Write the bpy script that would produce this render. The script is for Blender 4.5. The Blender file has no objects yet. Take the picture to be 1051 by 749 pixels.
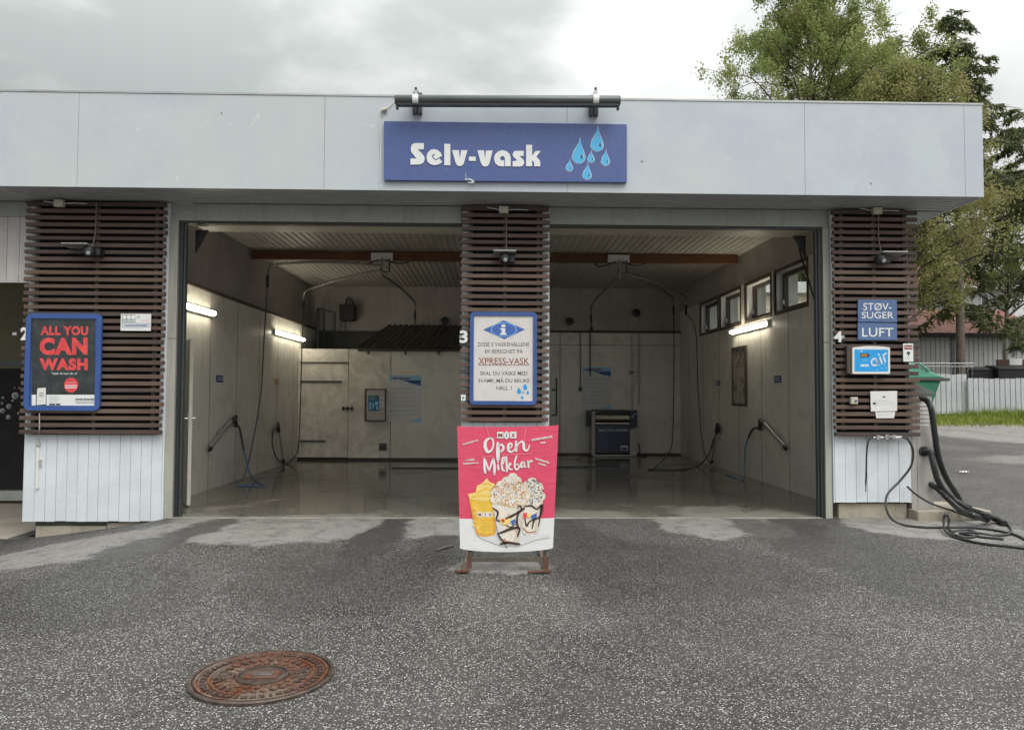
import bpy, bmesh, math, random
import numpy as np
from mathutils import Vector, Matrix
random.seed(7)
rng = np.random.default_rng(7)
R = math.radians
scene = bpy.context.scene
COL = scene.collection

# ------------------------------------------------------------------ camera
F, PCX, PCY = 760.0, 525.5, 374.5          # focal length and centre, in photograph pixels
PITCH, YAW, ROLL = R(2.25), R(1.42), 0.0043
CAM = Vector((0, -9.05, 1.5))
fwd = Vector((math.sin(YAW) * math.cos(PITCH), math.cos(YAW) * math.cos(PITCH), math.sin(PITCH)))
rt0 = Vector((math.cos(YAW), -math.sin(YAW), 0))
up0 = rt0.cross(fwd)
rt = rt0 * math.cos(ROLL) + up0 * math.sin(ROLL)
up = up0 * math.cos(ROLL) - rt0 * math.sin(ROLL)
cd = bpy.data.cameras.new('camera')
cd.sensor_width = 36
cd.lens = F / 1051 * 36
cd.clip_end = 2000
cam = bpy.data.objects.new('camera', cd)
COL.objects.link(cam)
m = Matrix((rt, up, -fwd)).transposed().to_4x4()
m.translation = CAM
cam.matrix_world = m
scene.camera = cam

# ------------------------------------------------------------------ world: overcast sky
SUN_EL, SUN_AZ = R(52), R(150)             # azimuth clockwise from +Y
world = bpy.data.worlds.new('World')
scene.world = world
world.use_nodes = True
wn, wl = world.node_tree.nodes, world.node_tree.links
wn.clear()


def wnode(t, **kw):
    n = wn.new(t)
    for k, v in kw.items():
        setattr(n, k, v)
    return n


w_out = wnode('ShaderNodeOutputWorld')
w_sky = wnode('ShaderNodeTexSky', sky_type='NISHITA', sun_disc=False)
w_sky.sun_elevation, w_sky.sun_rotation = SUN_EL, SUN_AZ
w_b1 = wnode('ShaderNodeBackground')
w_b1.inputs['Strength'].default_value = 0.09
wl.new(w_sky.outputs[0], w_b1.inputs['Color'])
w_tc = wnode('ShaderNodeTexCoord')
w_sep = wnode('ShaderNodeSeparateXYZ')
wl.new(w_tc.outputs['Generated'], w_sep.inputs[0])


def wmath(op, a, b=None, clamp=False):
    n = wnode('ShaderNodeMath', operation=op, use_clamp=clamp)
    for i, x in enumerate((a, b)):
        if x is None:
            continue
        if isinstance(x, (int, float)):
            n.inputs[i].default_value = x
        else:
            wl.new(x, n.inputs[i])
    return n.outputs[0]


zc = wmath('MAXIMUM', w_sep.outputs['Z'], 0.0)
den = wmath('ADD', zc, 0.28)
w_cmb = wnode('ShaderNodeCombineXYZ')
wl.new(wmath('DIVIDE', w_sep.outputs['X'], den), w_cmb.inputs[0])
wl.new(wmath('DIVIDE', w_sep.outputs['Y'], den), w_cmb.inputs[1])
w_no = wnode('ShaderNodeTexNoise')
w_no.inputs['Scale'].default_value = 2.5
w_no.inputs['Detail'].default_value = 7
w_no.inputs['Roughness'].default_value = 0.52
w_no.inputs['Distortion'].default_value = 0.25
w_map = wnode('ShaderNodeMapping')
w_map.inputs['Location'].default_value = (3.55, 0.7, 0.0)
wl.new(w_cmb.outputs[0], w_map.inputs[0])
wl.new(w_map.outputs[0], w_no.inputs['Vector'])
# thinner, brighter cloud towards +X
tilt = wmath('MULTIPLY', w_sep.outputs['X'], 0.27)
cl = wmath('ADD', w_no.outputs['Fac'], tilt)
w_mr = wnode('ShaderNodeMapRange', interpolation_type='SMOOTHSTEP')
w_mr.inputs['From Min'].default_value = 0.38
w_mr.inputs['From Max'].default_value = 0.68
wl.new(cl, w_mr.inputs['Value'])
w_mix = wnode('ShaderNodeMix', data_type='RGBA')
w_mix.inputs['A'].default_value = (0.352, 0.384, 0.370, 1)
w_mix.inputs['B'].default_value = (0.665, 0.668, 0.662, 1)
wl.new(w_mr.outputs[0], w_mix.inputs['Factor'])
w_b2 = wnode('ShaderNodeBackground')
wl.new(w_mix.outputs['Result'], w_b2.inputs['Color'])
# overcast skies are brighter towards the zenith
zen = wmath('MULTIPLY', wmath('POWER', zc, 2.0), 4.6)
back = wmath('MULTIPLY', wmath('MAXIMUM', wmath('MULTIPLY', w_sep.outputs['Y'], -1.0), 0.0), 0.9)   # unseen sky behind the camera, brightened to light the facade
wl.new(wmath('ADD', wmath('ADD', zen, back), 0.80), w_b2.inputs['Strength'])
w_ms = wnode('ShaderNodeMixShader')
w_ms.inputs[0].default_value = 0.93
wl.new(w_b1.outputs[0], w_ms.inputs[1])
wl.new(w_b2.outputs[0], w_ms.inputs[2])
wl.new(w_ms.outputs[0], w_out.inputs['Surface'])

# ------------------------------------------------------------------ sun (behind cloud)
sl = bpy.data.lights.new('sun', 'SUN')
sl.energy = 1.3
sl.angle = R(30)
sl.color = (1.0, 0.97, 0.93)
sun = bpy.data.objects.new('sun', sl)
COL.objects.link(sun)
sd = Vector((math.sin(SUN_AZ) * math.cos(SUN_EL), math.cos(SUN_AZ) * math.cos(SUN_EL), math.sin(SUN_EL)))
sun.rotation_euler = sd.to_track_quat('Z', 'Y').to_euler()
sun.location = sd * 60

vs = scene.view_settings
vs.view_transform = 'Standard'
vs.look = 'None'
vs.exposure = 0.14
vs.gamma = 1.0
LAMP = 22.0                                   # emission of the fluorescent tubes

# ------------------------------------------------------------------ geometry helpers


def ray(px, py):
    return fwd * F + rt * (px - PCX) - up * (py - PCY)


def atY(px, py, Y):
    d = ray(px, py)
    return CAM + d * ((Y - CAM.y) / d.y)


def atX(px, py, X):
    d = ray(px, py)
    return CAM + d * ((X - CAM.x) / d.x)


def atZ(px, py, Z):
    d = ray(px, py)
    return CAM + d * ((Z - CAM.z) / d.z)


def V(*a):
    return Vector(a)


class MB:
    """collects faces with materials, becomes ONE mesh object"""

    def __init__(s):
        s.v, s.f, s.mi, s.mats = [], [], [], []

    def midx(s, mat):
        if mat not in s.mats:
            s.mats.append(mat)
        return s.mats.index(mat)

    def add(s, verts, faces, mat):
        o = len(s.v)
        s.v += [tuple(p) for p in verts]
        k = s.midx(mat)
        for f in faces:
            s.f.append([i + o for i in f])
            s.mi.append(k)
        return s

    def face(s, pts, mat):
        return s.add(pts, [list(range(len(pts)))], mat)

    def box(s, x0, x1, y0, y1, z0, z1, mat):
        vs_ = [(x, y, z) for z in (z0, z1) for y in (y0, y1) for x in (x0, x1)]
        return s.add(vs_, [(0, 2, 3, 1), (4, 5, 7, 6), (0, 1, 5, 4), (2, 6, 7, 3), (0, 4, 6, 2), (1, 3, 7, 5)], mat)

    def obox(s, c, a, b, d, mat):
        c = Vector(c)
        vs_ = [c + a * i + b * j + d * k for k in (-1, 1) for j in (-1, 1) for i in (-1, 1)]
        return s.add(vs_, [(0, 2, 3, 1), (4, 5, 7, 6), (0, 1, 5, 4), (2, 6, 7, 3), (0, 4, 6, 2), (1, 3, 7, 5)], mat)

    def bar(s, p, q, w, h, mat, upv=Vector((0, 0, 1))):
        p, q = Vector(p), Vector(q)
        d = (q - p)
        n = d.cross(upv)
        if n.length < 1e-6:
            n = d.cross(Vector((1, 0, 0)))
        n.normalize()
        k = n.cross(d).normalized()
        return s.obox((p + q) / 2, d / 2, n * (w / 2), k * (h / 2), mat)

    def prism(s, poly, vec, mat):
        n = len(poly)
        vec = Vector(vec)
        a = [Vector(p) for p in poly]
        vs_ = a + [p + vec for p in a]
        fs = [list(range(n))[::-1], list(range(n, 2 * n))] + [(i, (i + 1) % n, n + (i + 1) % n, n + i) for i in range(n)]
        return s.add(vs_, fs, mat)

    def tube(s, pts, r, mat, n=8, cap=True):
        pts = [Vector(p) for p in pts]
        rs = r if isinstance(r, (list, tuple)) else [r] * len(pts)
        vs_, fs = [], []
        t0 = (pts[1] - pts[0]).normalized()
        a = t0.cross(Vector((0, 0, 1)))
        if a.length < 0.05:
            a = t0.cross(Vector((1, 0, 0)))
        a.normalize()
        for i, p in enumerate(pts):
            t = (pts[min(i + 1, len(pts) - 1)] - pts[max(i - 1, 0)])
            if t.length < 1e-9:
                t = t0.copy()
            t.normalize()
            a = (a - t * a.dot(t))
            if a.length < 1e-6:
                a = t.orthogonal()
            a.normalize()
            b = t.cross(a)
            for k in range(n):
                w = 2 * math.pi * k / n
                vs_.append(p + (a * math.cos(w) + b * math.sin(w)) * rs[i])
        for i in range(len(pts) - 1):
            for k in range(n):
                fs.append((i * n + k, i * n + (k + 1) % n, (i + 1) * n + (k + 1) % n, (i + 1) * n + k))
        if cap:
            fs.append(list(range(n))[::-1])
            fs.append([(len(pts) - 1) * n + k for k in range(n)])
        return s.add(vs_, fs, mat)

    def lathe(s, o, prof, mat, n=20, axis=Vector((0, 0, 1))):
        o, axis = Vector(o), axis.normalized()
        a = axis.orthogonal().normalized()
        b = axis.cross(a)
        vs_, fs = [], []
        for (r, h) in prof:
            for k in range(n):
                w = 2 * math.pi * k / n
                vs_.append(o + axis * h + (a * math.cos(w) + b * math.sin(w)) * max(r, 1e-4))
        for i in range(len(prof) - 1):
            for k in range(n):
                fs.append((i * n + k, i * n + (k + 1) % n, (i + 1) * n + (k + 1) % n, (i + 1) * n + k))
        fs.append(list(range(n))[::-1])
        fs.append([(len(prof) - 1) * n + k for k in range(n)])
        return s.add(vs_, fs, mat)

    # ---- printed designs: flat layers on a plane Y = const facing the forecourt, laid out in photograph pixels
    def pp(s, pts, Y, mat):
        return s.face([atY(x, y, Y) for x, y in pts], mat)

    def prect(s, x0, y0, x1, y1, Y, mat):
        return s.pp([(x0, y0), (x1, y0), (x1, y1), (x0, y1)], Y, mat)

    def pcirc(s, cx, cy, rx, ry, Y, mat, n=24):
        return s.pp([(cx + rx * math.cos(2 * math.pi * k / n), cy + ry * math.sin(2 * math.pi * k / n)) for k in range(n)], Y, mat)

    def pline(s, pts, w, Y, mat, closed=False):
        """ribbon stroke along a smoothed path; w number or list"""
        pts, ws = smooth2(pts, w, closed)
        L, Rr = [], []
        for i in range(len(pts)):
            a, b = pts[max(i - 1, 0)], pts[min(i + 1, len(pts) - 1)]
            dx, dy = b[0] - a[0], b[1] - a[1]
            d = math.hypot(dx, dy) or 1
            nx, ny = -dy / d, dx / d
            h = ws[i] / 2
            L.append((pts[i][0] + nx * h, pts[i][1] + ny * h))
            Rr.append((pts[i][0] - nx * h, pts[i][1] - ny * h))
        n = len(pts)
        vs_ = [atY(x, y, Y) for x, y in L + Rr]
        s.add(vs_, [(i, i + 1, n + i + 1, n + i) for i in range(n - 1)], mat)
        for e in (0, n - 1):
            s.pcirc(pts[e][0], pts[e][1], ws[e] / 2, ws[e] / 2, Y, mat, 10)
        return s

    def ptext(s, txt, x0, y0, x1, y1, Y, mat, bold=0.0, du=0.0, dv=0.0):
        """text fitted into a box; du lifts the right end, dv shears the top, both in pixels"""
        vs_, fs = glyphs(txt, bold)
        q = []
        for (u, v) in vs_:
            q.append(atY(x0 + u * (x1 - x0) + v * dv, y1 + v * (y0 - y1) - u * du, Y))
        return s.add(q, fs, mat)

    def build(s, name, parent=None, smooth=False, bevel=0.0, recalc=True):
        if parent is None:
            a = np.array(s.v)
            o = Vector(((a[:, 0].min() + a[:, 0].max()) / 2, (a[:, 1].min() + a[:, 1].max()) / 2, a[:, 2].min()))
        else:
            o = wloc(parent)
        me = bpy.data.meshes.new(name)
        me.from_pydata([(x - o.x, y - o.y, z - o.z) for x, y, z in s.v], [], s.f)
        for mt in s.mats:
            me.materials.append(mt)
        me.polygons.foreach_set('material_index', s.mi)
        if recalc and len(s.f) < 60000:
            bm = bmesh.new()
            bm.from_mesh(me)
            bmesh.ops.recalc_face_normals(bm, faces=bm.faces)
            bm.to_mesh(me)
            bm.free()
        if smooth:
            me.polygons.foreach_set('use_smooth', [True] * len(me.polygons))
            me.set_sharp_from_angle(angle=R(40))
        me.update()
        ob = bpy.data.objects.new(name, me)
        COL.objects.link(ob)
        if parent is None:
            ob.location = o
        else:
            ob.parent = parent
        if bevel:
            md = ob.modifiers.new('edge', 'BEVEL')
            md.width = bevel
            md.segments = 2
            md.limit_method = 'ANGLE'
            md.angle_limit = R(50)
        return ob


def wloc(o):
    l = Vector((0, 0, 0))
    while o is not None:
        l += o.location
        o = o.parent
    return l


def smooth2(pts, w, closed=False, k=5):
    ws = list(w) if isinstance(w, (list, tuple)) else [w] * len(pts)
    if closed:
        pts, ws = pts + [pts[0]], ws + [ws[0]]
    if len(pts) < 3:
        return pts, ws
    out, ow = [], []
    n = len(pts)
    for i in range(n - 1):
        if closed:
            p0, p3 = pts[i - 1 if i else n - 2], pts[i + 2 if i + 2 < n else 1]
        else:
            p0, p3 = pts[max(i - 1, 0)], pts[min(i + 2, n - 1)]
        p1, p2 = pts[i], pts[i + 1]
        for j in range(k):
            t = j / k
            out.append(tuple(0.5 * (2 * p1[c] + (p2[c] - p0[c]) * t + (2 * p0[c] - 5 * p1[c] + 4 * p2[c] - p3[c]) * t * t
                                    + (3 * p1[c] - p0[c] - 3 * p2[c] + p3[c]) * t ** 3) for c in range(len(p1))))
            ow.append(ws[i] * (1 - t) + ws[i + 1] * t)
    out.append(tuple(pts[-1]))
    ow.append(ws[-1])
    return out, ow


def curve3(pts, k=6):
    return [Vector(p) for p in smooth2([tuple(p) for p in pts], 1, False, k)[0]]


_gl = {}


def glyphs(txt, bold=0.0):
    key = (txt, bold)
    if key in _gl:
        return _gl[key]
    cu = bpy.data.curves.new('lettering', 'FONT')
    cu.body = txt
    cu.offset = bold
    cu.resolution_u = 3
    if bold:
        cu.space_character = 1 + bold * 2.2
    ob = bpy.data.objects.new('lettering', cu)
    COL.objects.link(ob)
    dg = bpy.context.evaluated_depsgraph_get()
    me = bpy.data.meshes.new_from_object(ob.evaluated_get(dg))
    a = np.array([v.co[:2] for v in me.vertices])
    fs = [list(p.vertices) for p in me.polygons]
    bpy.data.objects.remove(ob)
    bpy.data.curves.remove(cu)
    bpy.data.meshes.remove(me)
    lo, hi = a.min(0), a.max(0)
    a = (a - lo) / np.maximum(hi - lo, 1e-6)
    _gl[key] = ([tuple(p) for p in a], fs)
    return _gl[key]


def tag(o, label=None, cat=None, group=None, kind=None):
    if label:
        o['label'] = label
    if cat:
        o['category'] = cat
    if group:
        o['group'] = group
    if kind:
        o['kind'] = kind
    return o


def thing(name, label, cat, loc=(0, 0, 0), group=None):
    o = bpy.data.objects.new(name, None)
    o.empty_display_size = 0.2
    COL.objects.link(o)
    o.location = loc
    return tag(o, label, cat, group)


# ------------------------------------------------------------------ materials
class NT:
    def __init__(s, name):
        s.mat = bpy.data.materials.new(name)
        s.mat.use_nodes = True
        s.n, s.l = s.mat.node_tree.nodes, s.mat.node_tree.links
        s.n.clear()
        s.out = s.n.new('ShaderNodeOutputMaterial')
        s.b = s.n.new('ShaderNodeBsdfPrincipled')
        s.l.new(s.b.outputs[0], s.out.inputs[0])
        s.tc = s.n.new('ShaderNodeTexCoord')
        s.geo = None

    def set(s, sock, v):
        if isinstance(v, bpy.types.NodeSocket):
            s.l.new(v, sock)
        else:
            if sock.type == 'RGBA' and not isinstance(v, (int, float)) and len(v) == 3:
                v = (*v, 1)
            sock.default_value = v

    def vec(s, scale=(1, 1, 1), loc=(0, 0, 0), rot=(0, 0, 0), world=False):
        if world:
            if s.geo is None:
                s.geo = s.n.new('ShaderNodeNewGeometry')
            src = s.geo.outputs['Position']
        else:
            src = s.tc.outputs['Object']
        m_ = s.n.new('ShaderNodeMapping')
        m_.inputs['Scale'].default_value = scale
        m_.inputs['Location'].default_value = loc
        m_.inputs['Rotation'].default_value = rot
        s.l.new(src, m_.inputs[0])
        return m_.outputs[0]

    def noise(s, scale, detail=4, rough=0.55, vec=None, dist=0.0):
        t = s.n.new('ShaderNodeTexNoise')
        t.inputs['Scale'].default_value = scale
        t.inputs['Detail'].default_value = detail
        t.inputs['Roughness'].default_value = rough
        t.inputs['Distortion'].default_value = dist
        s.l.new(vec if vec is not None else s.tc.outputs['Object'], t.inputs['Vector'])
        return t.outputs['Fac']

    def voro(s, scale, feature='F1', vec=None):
        t = s.n.new('ShaderNodeTexVoronoi')
        t.feature = feature
        t.inputs['Scale'].default_value = scale
        s.l.new(vec if vec is not None else s.tc.outputs['Object'], t.inputs['Vector'])
        return t

    def rng(s, v, a, b, c=0.0, d=1.0, smooth=True):
        t = s.n.new('ShaderNodeMapRange')
        if smooth:
            t.interpolation_type = 'SMOOTHSTEP'
        for k, x in zip(('Value', 'From Min', 'From Max', 'To Min', 'To Max'), (v, a, b, c, d)):
            s.set(t.inputs[k], x)
        return t.outputs[0]

    def math(s, op, a, b=0.0, clamp=False):
        t = s.n.new('ShaderNodeMath')
        t.operation = op
        t.use_clamp = clamp
        s.set(t.inputs[0], a)
        s.set(t.inputs[1], b)
        return t.outputs[0]

    def mix(s, f, a, b, blend='MIX'):
        t = s.n.new('ShaderNodeMix')
        t.data_type = 'RGBA'
        t.blend_type = blend
        s.set(t.inputs['Factor'], f)
        s.set(t.inputs['A'], a)
        s.set(t.inputs['B'], b)
        return t.outputs['Result']

    def sep(s, v):
        t = s.n.new('ShaderNodeSeparateXYZ')
        s.l.new(v, t.inputs[0])
        return t.outputs

    def bump(s, h, strength=0.3, dist=0.01):
        t = s.n.new('ShaderNodeBump')
        t.inputs['Strength'].default_value = strength
        t.inputs['Distance'].default_value = dist
        s.l.new(h, t.inputs['Height'])
        s.l.new(t.outputs[0], s.b.inputs['Normal'])

    def fin(s, col=None, rough=None, metal=None, spec=None):
        if col is not None:
            s.set(s.b.inputs['Base Color'], col)
        if rough is not None:
            s.set(s.b.inputs['Roughness'], rough)
        if metal is not None:
            s.set(s.b.inputs['Metallic'], metal)
        if spec is not None:
            s.set(s.b.inputs['Specular IOR Level'], spec)
        return s.mat


def sc3(c, k):
    return tuple(min(1, x * k) for x in c)


_mats = {}


def M(name, col, rough=0.6, metal=0.0, var=0.18, scale=5.0, bump=0.0, bscale=60, spec=0.5, streak=0.0, dirt=(0.12, 0.10, 0.07)):
    """general surface: colour with large and small uneven patches, optional streaky dirt and bump"""
    if name in _mats:
        return _mats[name]
    t = NT(name)
    n1 = t.noise(scale, 5)
    n2 = t.noise(scale * 9, 3)
    f = t.math('ADD', t.math('MULTIPLY', n1, 0.65), t.math('MULTIPLY', n2, 0.35))
    c = t.mix(t.rng(f, 0.3, 0.7), sc3(col, 1 - var), sc3(col, 1 + var))
    if streak:
        sv = t.vec((7, 7, 0.55))
        sn = t.noise(1.6, 5, 0.6, sv)
        c = t.mix(t.math('MULTIPLY', t.rng(sn, 0.5, 0.78), streak), c, dirt)
    if bump:
        t.bump(t.noise(bscale, 4), bump, 0.004)
    _mats[name] = t.fin(c, t.rng(n1, 0.25, 0.75, max(rough - 0.08, 0.02), min(rough + 0.1, 1)), metal, spec)
    return _mats[name]


def flat(name, col, rough=0.5, var=0.05):
    return M('print_' + name, col, rough, 0, var, 12)


def emit(name, col, strength):
    t = NT(name)
    t.set(t.b.inputs['Base Color'], (0.8, 0.8, 0.8))
    t.set(t.b.inputs['Emission Color'], col)
    t.b.inputs['Emission Strength'].default_value = strength
    return t.mat


# ---- asphalt: dark binder with pale aggregate, worn grey patches, damp streaks
def asphalt_mat():
    t = NT('asphalt')
    P = t.vec(world=True)
    ch = t.voro(128, vec=P)
    sp = t.sep(ch.outputs['Color'])
    ch3 = t.voro(62, vec=P)
    sp3 = t.sep(ch3.outputs['Color'])
    big = t.noise(0.55, 5, 0.6, P)
    mid = t.noise(3.0, 4, 0.6, P)
    thr = t.math('ADD', 0.66, t.math('MULTIPLY', t.math('SUBTRACT', 0.5, t.noise(0.9, 5, 0.65, P)), 0.5))
    light = t.rng(sp[0], thr, t.math('ADD', thr, 0.05))
    chip = t.math('MULTIPLY', light, t.rng(ch.outputs['Distance'], 0.28, 0.66, 1, 0))
    chip = t.math('MAXIMUM', chip, t.math('MULTIPLY', t.rng(sp3[0], t.math('ADD', thr, 0.02), t.math('ADD', thr, 0.10)), t.rng(ch3.outputs['Distance'], 0.15, 0.42, 1, 0)))
    chip2 = t.math('MULTIPLY', t.rng(sp[1], 0.45, 0.62), t.rng(ch.outputs['Distance'], 0.2, 0.7, 1, 0))
    dark = t.mix(t.rng(big, 0.3, 0.7), (0.027, 0.024, 0.0225), (0.052, 0.0465, 0.043))
    c = t.mix(t.math('MULTIPLY', chip2, 0.8), dark, (0.118, 0.107, 0.099))
    c = t.mix(chip, c, t.mix(t.math('POWER', sp[2], 2.0), (0.13, 0.12, 0.11), (0.70, 0.685, 0.66)))
    c = t.mix(t.rng(mid, 0.35, 0.75, 0, 0.22), c, (0.10, 0.095, 0.088))
    c = t.mix(t.rng(t.noise(16, 4, 0.7, P), 0.45, 0.8, 0, 0.35), c, (0.165, 0.151, 0.139))
    # worn / silted pale patches and damp streaks, each with an outline of its own
    nv = t.n.new('ShaderNodeTexNoise')
    nv.inputs['Scale'].default_value = 2.0
    nv.inputs['Detail'].default_value = 9
    nv.inputs['Roughness'].default_value = 0.66
    t.l.new(P, nv.inputs['Vector'])
    ad = t.n.new('ShaderNodeVectorMath')
    ad.operation = 'MULTIPLY_ADD'
    t.l.new(nv.outputs['Color'], ad.inputs[0])
    ad.inputs[1].default_value = (0.8, 0.8, 0)
    t.l.new(P, ad.inputs[2])

    def blobs(lst):
        acc = None
        for (cx, cy, rx, ry, ang, s0) in lst:
            m_ = t.n.new('ShaderNodeMapping')
            m_.vector_type = 'TEXTURE'
            m_.inputs['Location'].default_value = (cx + 0.40, cy + 0.40, 0)
            m_.inputs['Rotation'].default_value = (0, 0, ang)
            m_.inputs['Scale'].default_value = (rx, ry, 1)
            t.l.new(ad.outputs[0], m_.inputs[0])
            xyz = t.sep(m_.outputs[0])
            r2 = t.math('ADD', t.math('POWER', xyz[0], 2.0), t.math('POWER', xyz[1], 2.0))
            k = t.math('MULTIPLY', t.rng(r2, 0.55, 1.12, 1, 0), s0)
            acc = k if acc is None else t.math('MAXIMUM', acc, k)
        return acc

    pale = blobs(PALE)
    damp = blobs(DAMP)
    grit = t.noise(24, 5, 0.75, P)
    pale = t.math('MULTIPLY', t.rng(t.math('ADD', pale, t.math('MULTIPLY', t.math('SUBTRACT', grit, 0.5), 1.9)), 0.2, 0.9), t.rng(pale, 0.02, 0.3))
    pale = t.math('MULTIPLY', pale, t.rng(t.noise(5, 6, 0.7, P), 0.32, 0.56, 0.35, 1.0))
    pale = t.math('MULTIPLY', pale, t.rng(sp3[1], 0.0, 1.0, 0.75, 1.0))
    pale = t.math('MULTIPLY', pale, t.math('SUBTRACT', 1.0, t.math('MULTIPLY', damp, 0.9)))
    c = t.mix(pale, c, t.mix(t.noise(30, 4, 0.6, P), (0.17, 0.159, 0.145), (0.42, 0.40, 0.37)))
    c = t.mix(t.rng(t.noise(0.42, 6, 0.62, P, 0.5), 0.45, 0.68, 0, 0.5), c, t.mix(0.5, c, (0.02, 0.018, 0.017)))
    c = t.mix(t.math('MULTIPLY', damp, 0.52), c, (0.035, 0.034, 0.034))
    rough = t.rng(t.math('ADD', big, t.math('MULTIPLY', damp, -0.3)), 0.25, 0.7, 0.42, 0.75)
    h = t.math('ADD', t.math('MULTIPLY', ch.outputs['Distance'], -0.8), t.math('MULTIPLY', mid, 0.6))
    t.bump(h, 0.5, 0.006)
    return t.fin(c, rough, spec=0.3)


def patch(x0, y0, x1, y1, ang=0.0, s=1.0):
    """ellipse on the ground inscribed in a photograph box"""
    a, b, c_ = atZ((x0 + x1) / 2, y0, 0), atZ((x0 + x1) / 2, y1, 0), (atZ(x0, (y0 + y1) / 2, 0), atZ(x1, (y0 + y1) / 2, 0))
    return ((c_[0].x + c_[1].x) / 2, (a.y + b.y) / 2, (c_[1].x - c_[0].x) / 2, abs(a.y - b.y) / 2, ang, s)


PALE = [patch(130, 524, 420, 561), patch(300, 524, 500, 556), patch(-60, 540, 190, 582, 0, 0.8), patch(672, 522, 770, 556), patch(740, 530, 815, 553, 0, 0.9),
        patch(872, 528, 1010, 556), patch(940, 530, 1075, 562, 0, 0.7), patch(455, 572, 580, 592, 0, 0.8),
        patch(950, 452, 1200, 475, 0, 0.8), patch(985, 478, 1300, 490, 0, 0.55), patch(140, 570, 185, 640, 0.0, 0.25), patch(400, 590, 520, 680, 0, 0.15)]
DAMP = [(-3.35, -1.5, 0.26, 1.9, -0.14, 0.8), (-1.22, -1.6, 0.25, 2.1, -0.05, 1.0), (0.75, -1.8, 0.4, 2.4, 0.06, 0.6), (3.1, -1.7, 0.3, 2.2, 0.05, 0.7), patch(820, 532, 930, 600, 0, 0.6), patch(560, 540, 680, 620, 0, 0.55),
        patch(20, 575, 180, 640, 0, 0.5), patch(420, 548, 480, 580, 0, 0.5), patch(640, 600, 900, 720, 0, 0.3), patch(230, 560, 470, 640, 0.1, 0.55), patch(590, 556, 860, 625, -0.05, 0.55), patch(-80, 590, 200, 660, 0, 0.5), patch(880, 565, 1090, 640, 0, 0.45)]


def wet_floor_mat():
    t = NT('wet_concrete')
    P = t.vec(world=True)
    n1 = t.noise(0.8, 6, 0.6, P, 0.4)
    n2 = t.noise(6, 5, 0.6, P)
    n3 = t.noise(45, 3, 0.6, P)
    y = t.sep(P)[1]
    dry = t.rng(t.math('ADD', y, t.math('MULTIPLY', t.math('SUBTRACT', n1, 0.5), 5.0)), 0.0, 0.9, 1, 0)
    c = t.mix(t.rng(n1, 0.3, 0.7), (0.105, 0.096, 0.078), (0.165, 0.153, 0.125))
    c = t.mix(t.rng(n2, 0.35, 0.75, 0, 0.3), c, (0.085, 0.077, 0.062))
    c = t.mix(t.math('MULTIPLY', dry, 0.7), c, t.mix(n3, (0.20, 0.185, 0.15), (0.30, 0.28, 0.24)))
    wet = t.math('MULTIPLY', t.rng(n1, 0.33, 0.52), t.math('SUBTRACT', 1.0, dry))
    r = t.mix(wet, t.mix(n2, (0.20,) * 3, (0.36,) * 3), (0.10,) * 3)
    r = t.mix(dry, r, (0.75,) * 3)
    t.bump(t.math('ADD', t.math('MULTIPLY', n2, 0.6), t.math('MULTIPLY', n3, 0.2)), 0.05, 0.008)
    return t.fin(c, r, spec=0.5)


def wall_panel_mat():
    """beige wet-room panels, grimy low down, with runs"""
    t = NT('wash_wall')
    P = t.vec(world=True)
    n1 = t.noise(0.9, 5, 0.6, P)
    sv = t.n.new('ShaderNodeMapping')
    sv.inputs['Scale'].default_value = (5, 5, 0.5)
    t.l.new(P, sv.inputs[0])
    runs = t.noise(1.4, 6, 0.62, sv.outputs[0])
    z = t.sep(P)[2]
    low = t.rng(t.math('ADD', z, t.math('MULTIPLY', t.math('SUBTRACT', n1, 0.5), 1.6)), 0.1, 1.5, 1, 0)
    c = t.mix(n1, (0.62, 0.60, 0.535), (0.74, 0.72, 0.655))
    c = t.mix(t.rng(runs, 0.52, 0.80, 0, 0.28), c, (0.27, 0.235, 0.175))
    c = t.mix(t.rng(t.noise(2.6, 5, 0.65, P), 0.48, 0.72, 0, 0.38), c, (0.33, 0.295, 0.23))
    c = t.mix(t.math('MULTIPLY', low, t.rng(n1, 0.3, 0.7, 0.1, 0.38)), c, (0.22, 0.19, 0.14))
    t.bump(n1, 0.08, 0.02)
    return t.fin(c, t.rng(runs, 0.3, 0.7, 0.32, 0.55))


def door_panel_mat():
    """white enamelled panel wiped in swirls"""
    t = NT('swirled_white_panel')
    P = t.vec(world=True)
    n1 = t.noise(1.3, 5, 0.6, P, 2.2)
    n2 = t.noise(5, 4, 0.6, P, 1.5)
    c = t.mix(t.rng(n1, 0.3, 0.7), (0.50, 0.465, 0.395), (0.72, 0.69, 0.62))
    c = t.mix(t.rng(n2, 0.5, 0.75, 0, 0.4), c, (0.30, 0.26, 0.20))
    return t.fin(c, 0.4)


def slat_mat():
    t = NT('stained_timber')
    v = t.vec((1.2, 14, 26))
    g = t.noise(3, 5, 0.6, v)
    big = t.noise(1.2, 4, 0.6)
    c = t.mix(t.rng(g, 0.3, 0.7), (0.074, 0.046, 0.035), (0.125, 0.080, 0.062))
    c = t.mix(t.rng(big, 0.45, 0.75, 0, 0.45), c, (0.15, 0.115, 0.097))
    ge = t.n.new('ShaderNodeNewGeometry')
    c = t.mix(1.0, c, t.mix(ge.outputs['Random Per Island'], (0.58, 0.58, 0.60), (1.28, 1.22, 1.16)), 'MULTIPLY')
    t.bump(g, 0.25, 0.003)
    return t.fin(c, 0.62)


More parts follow.
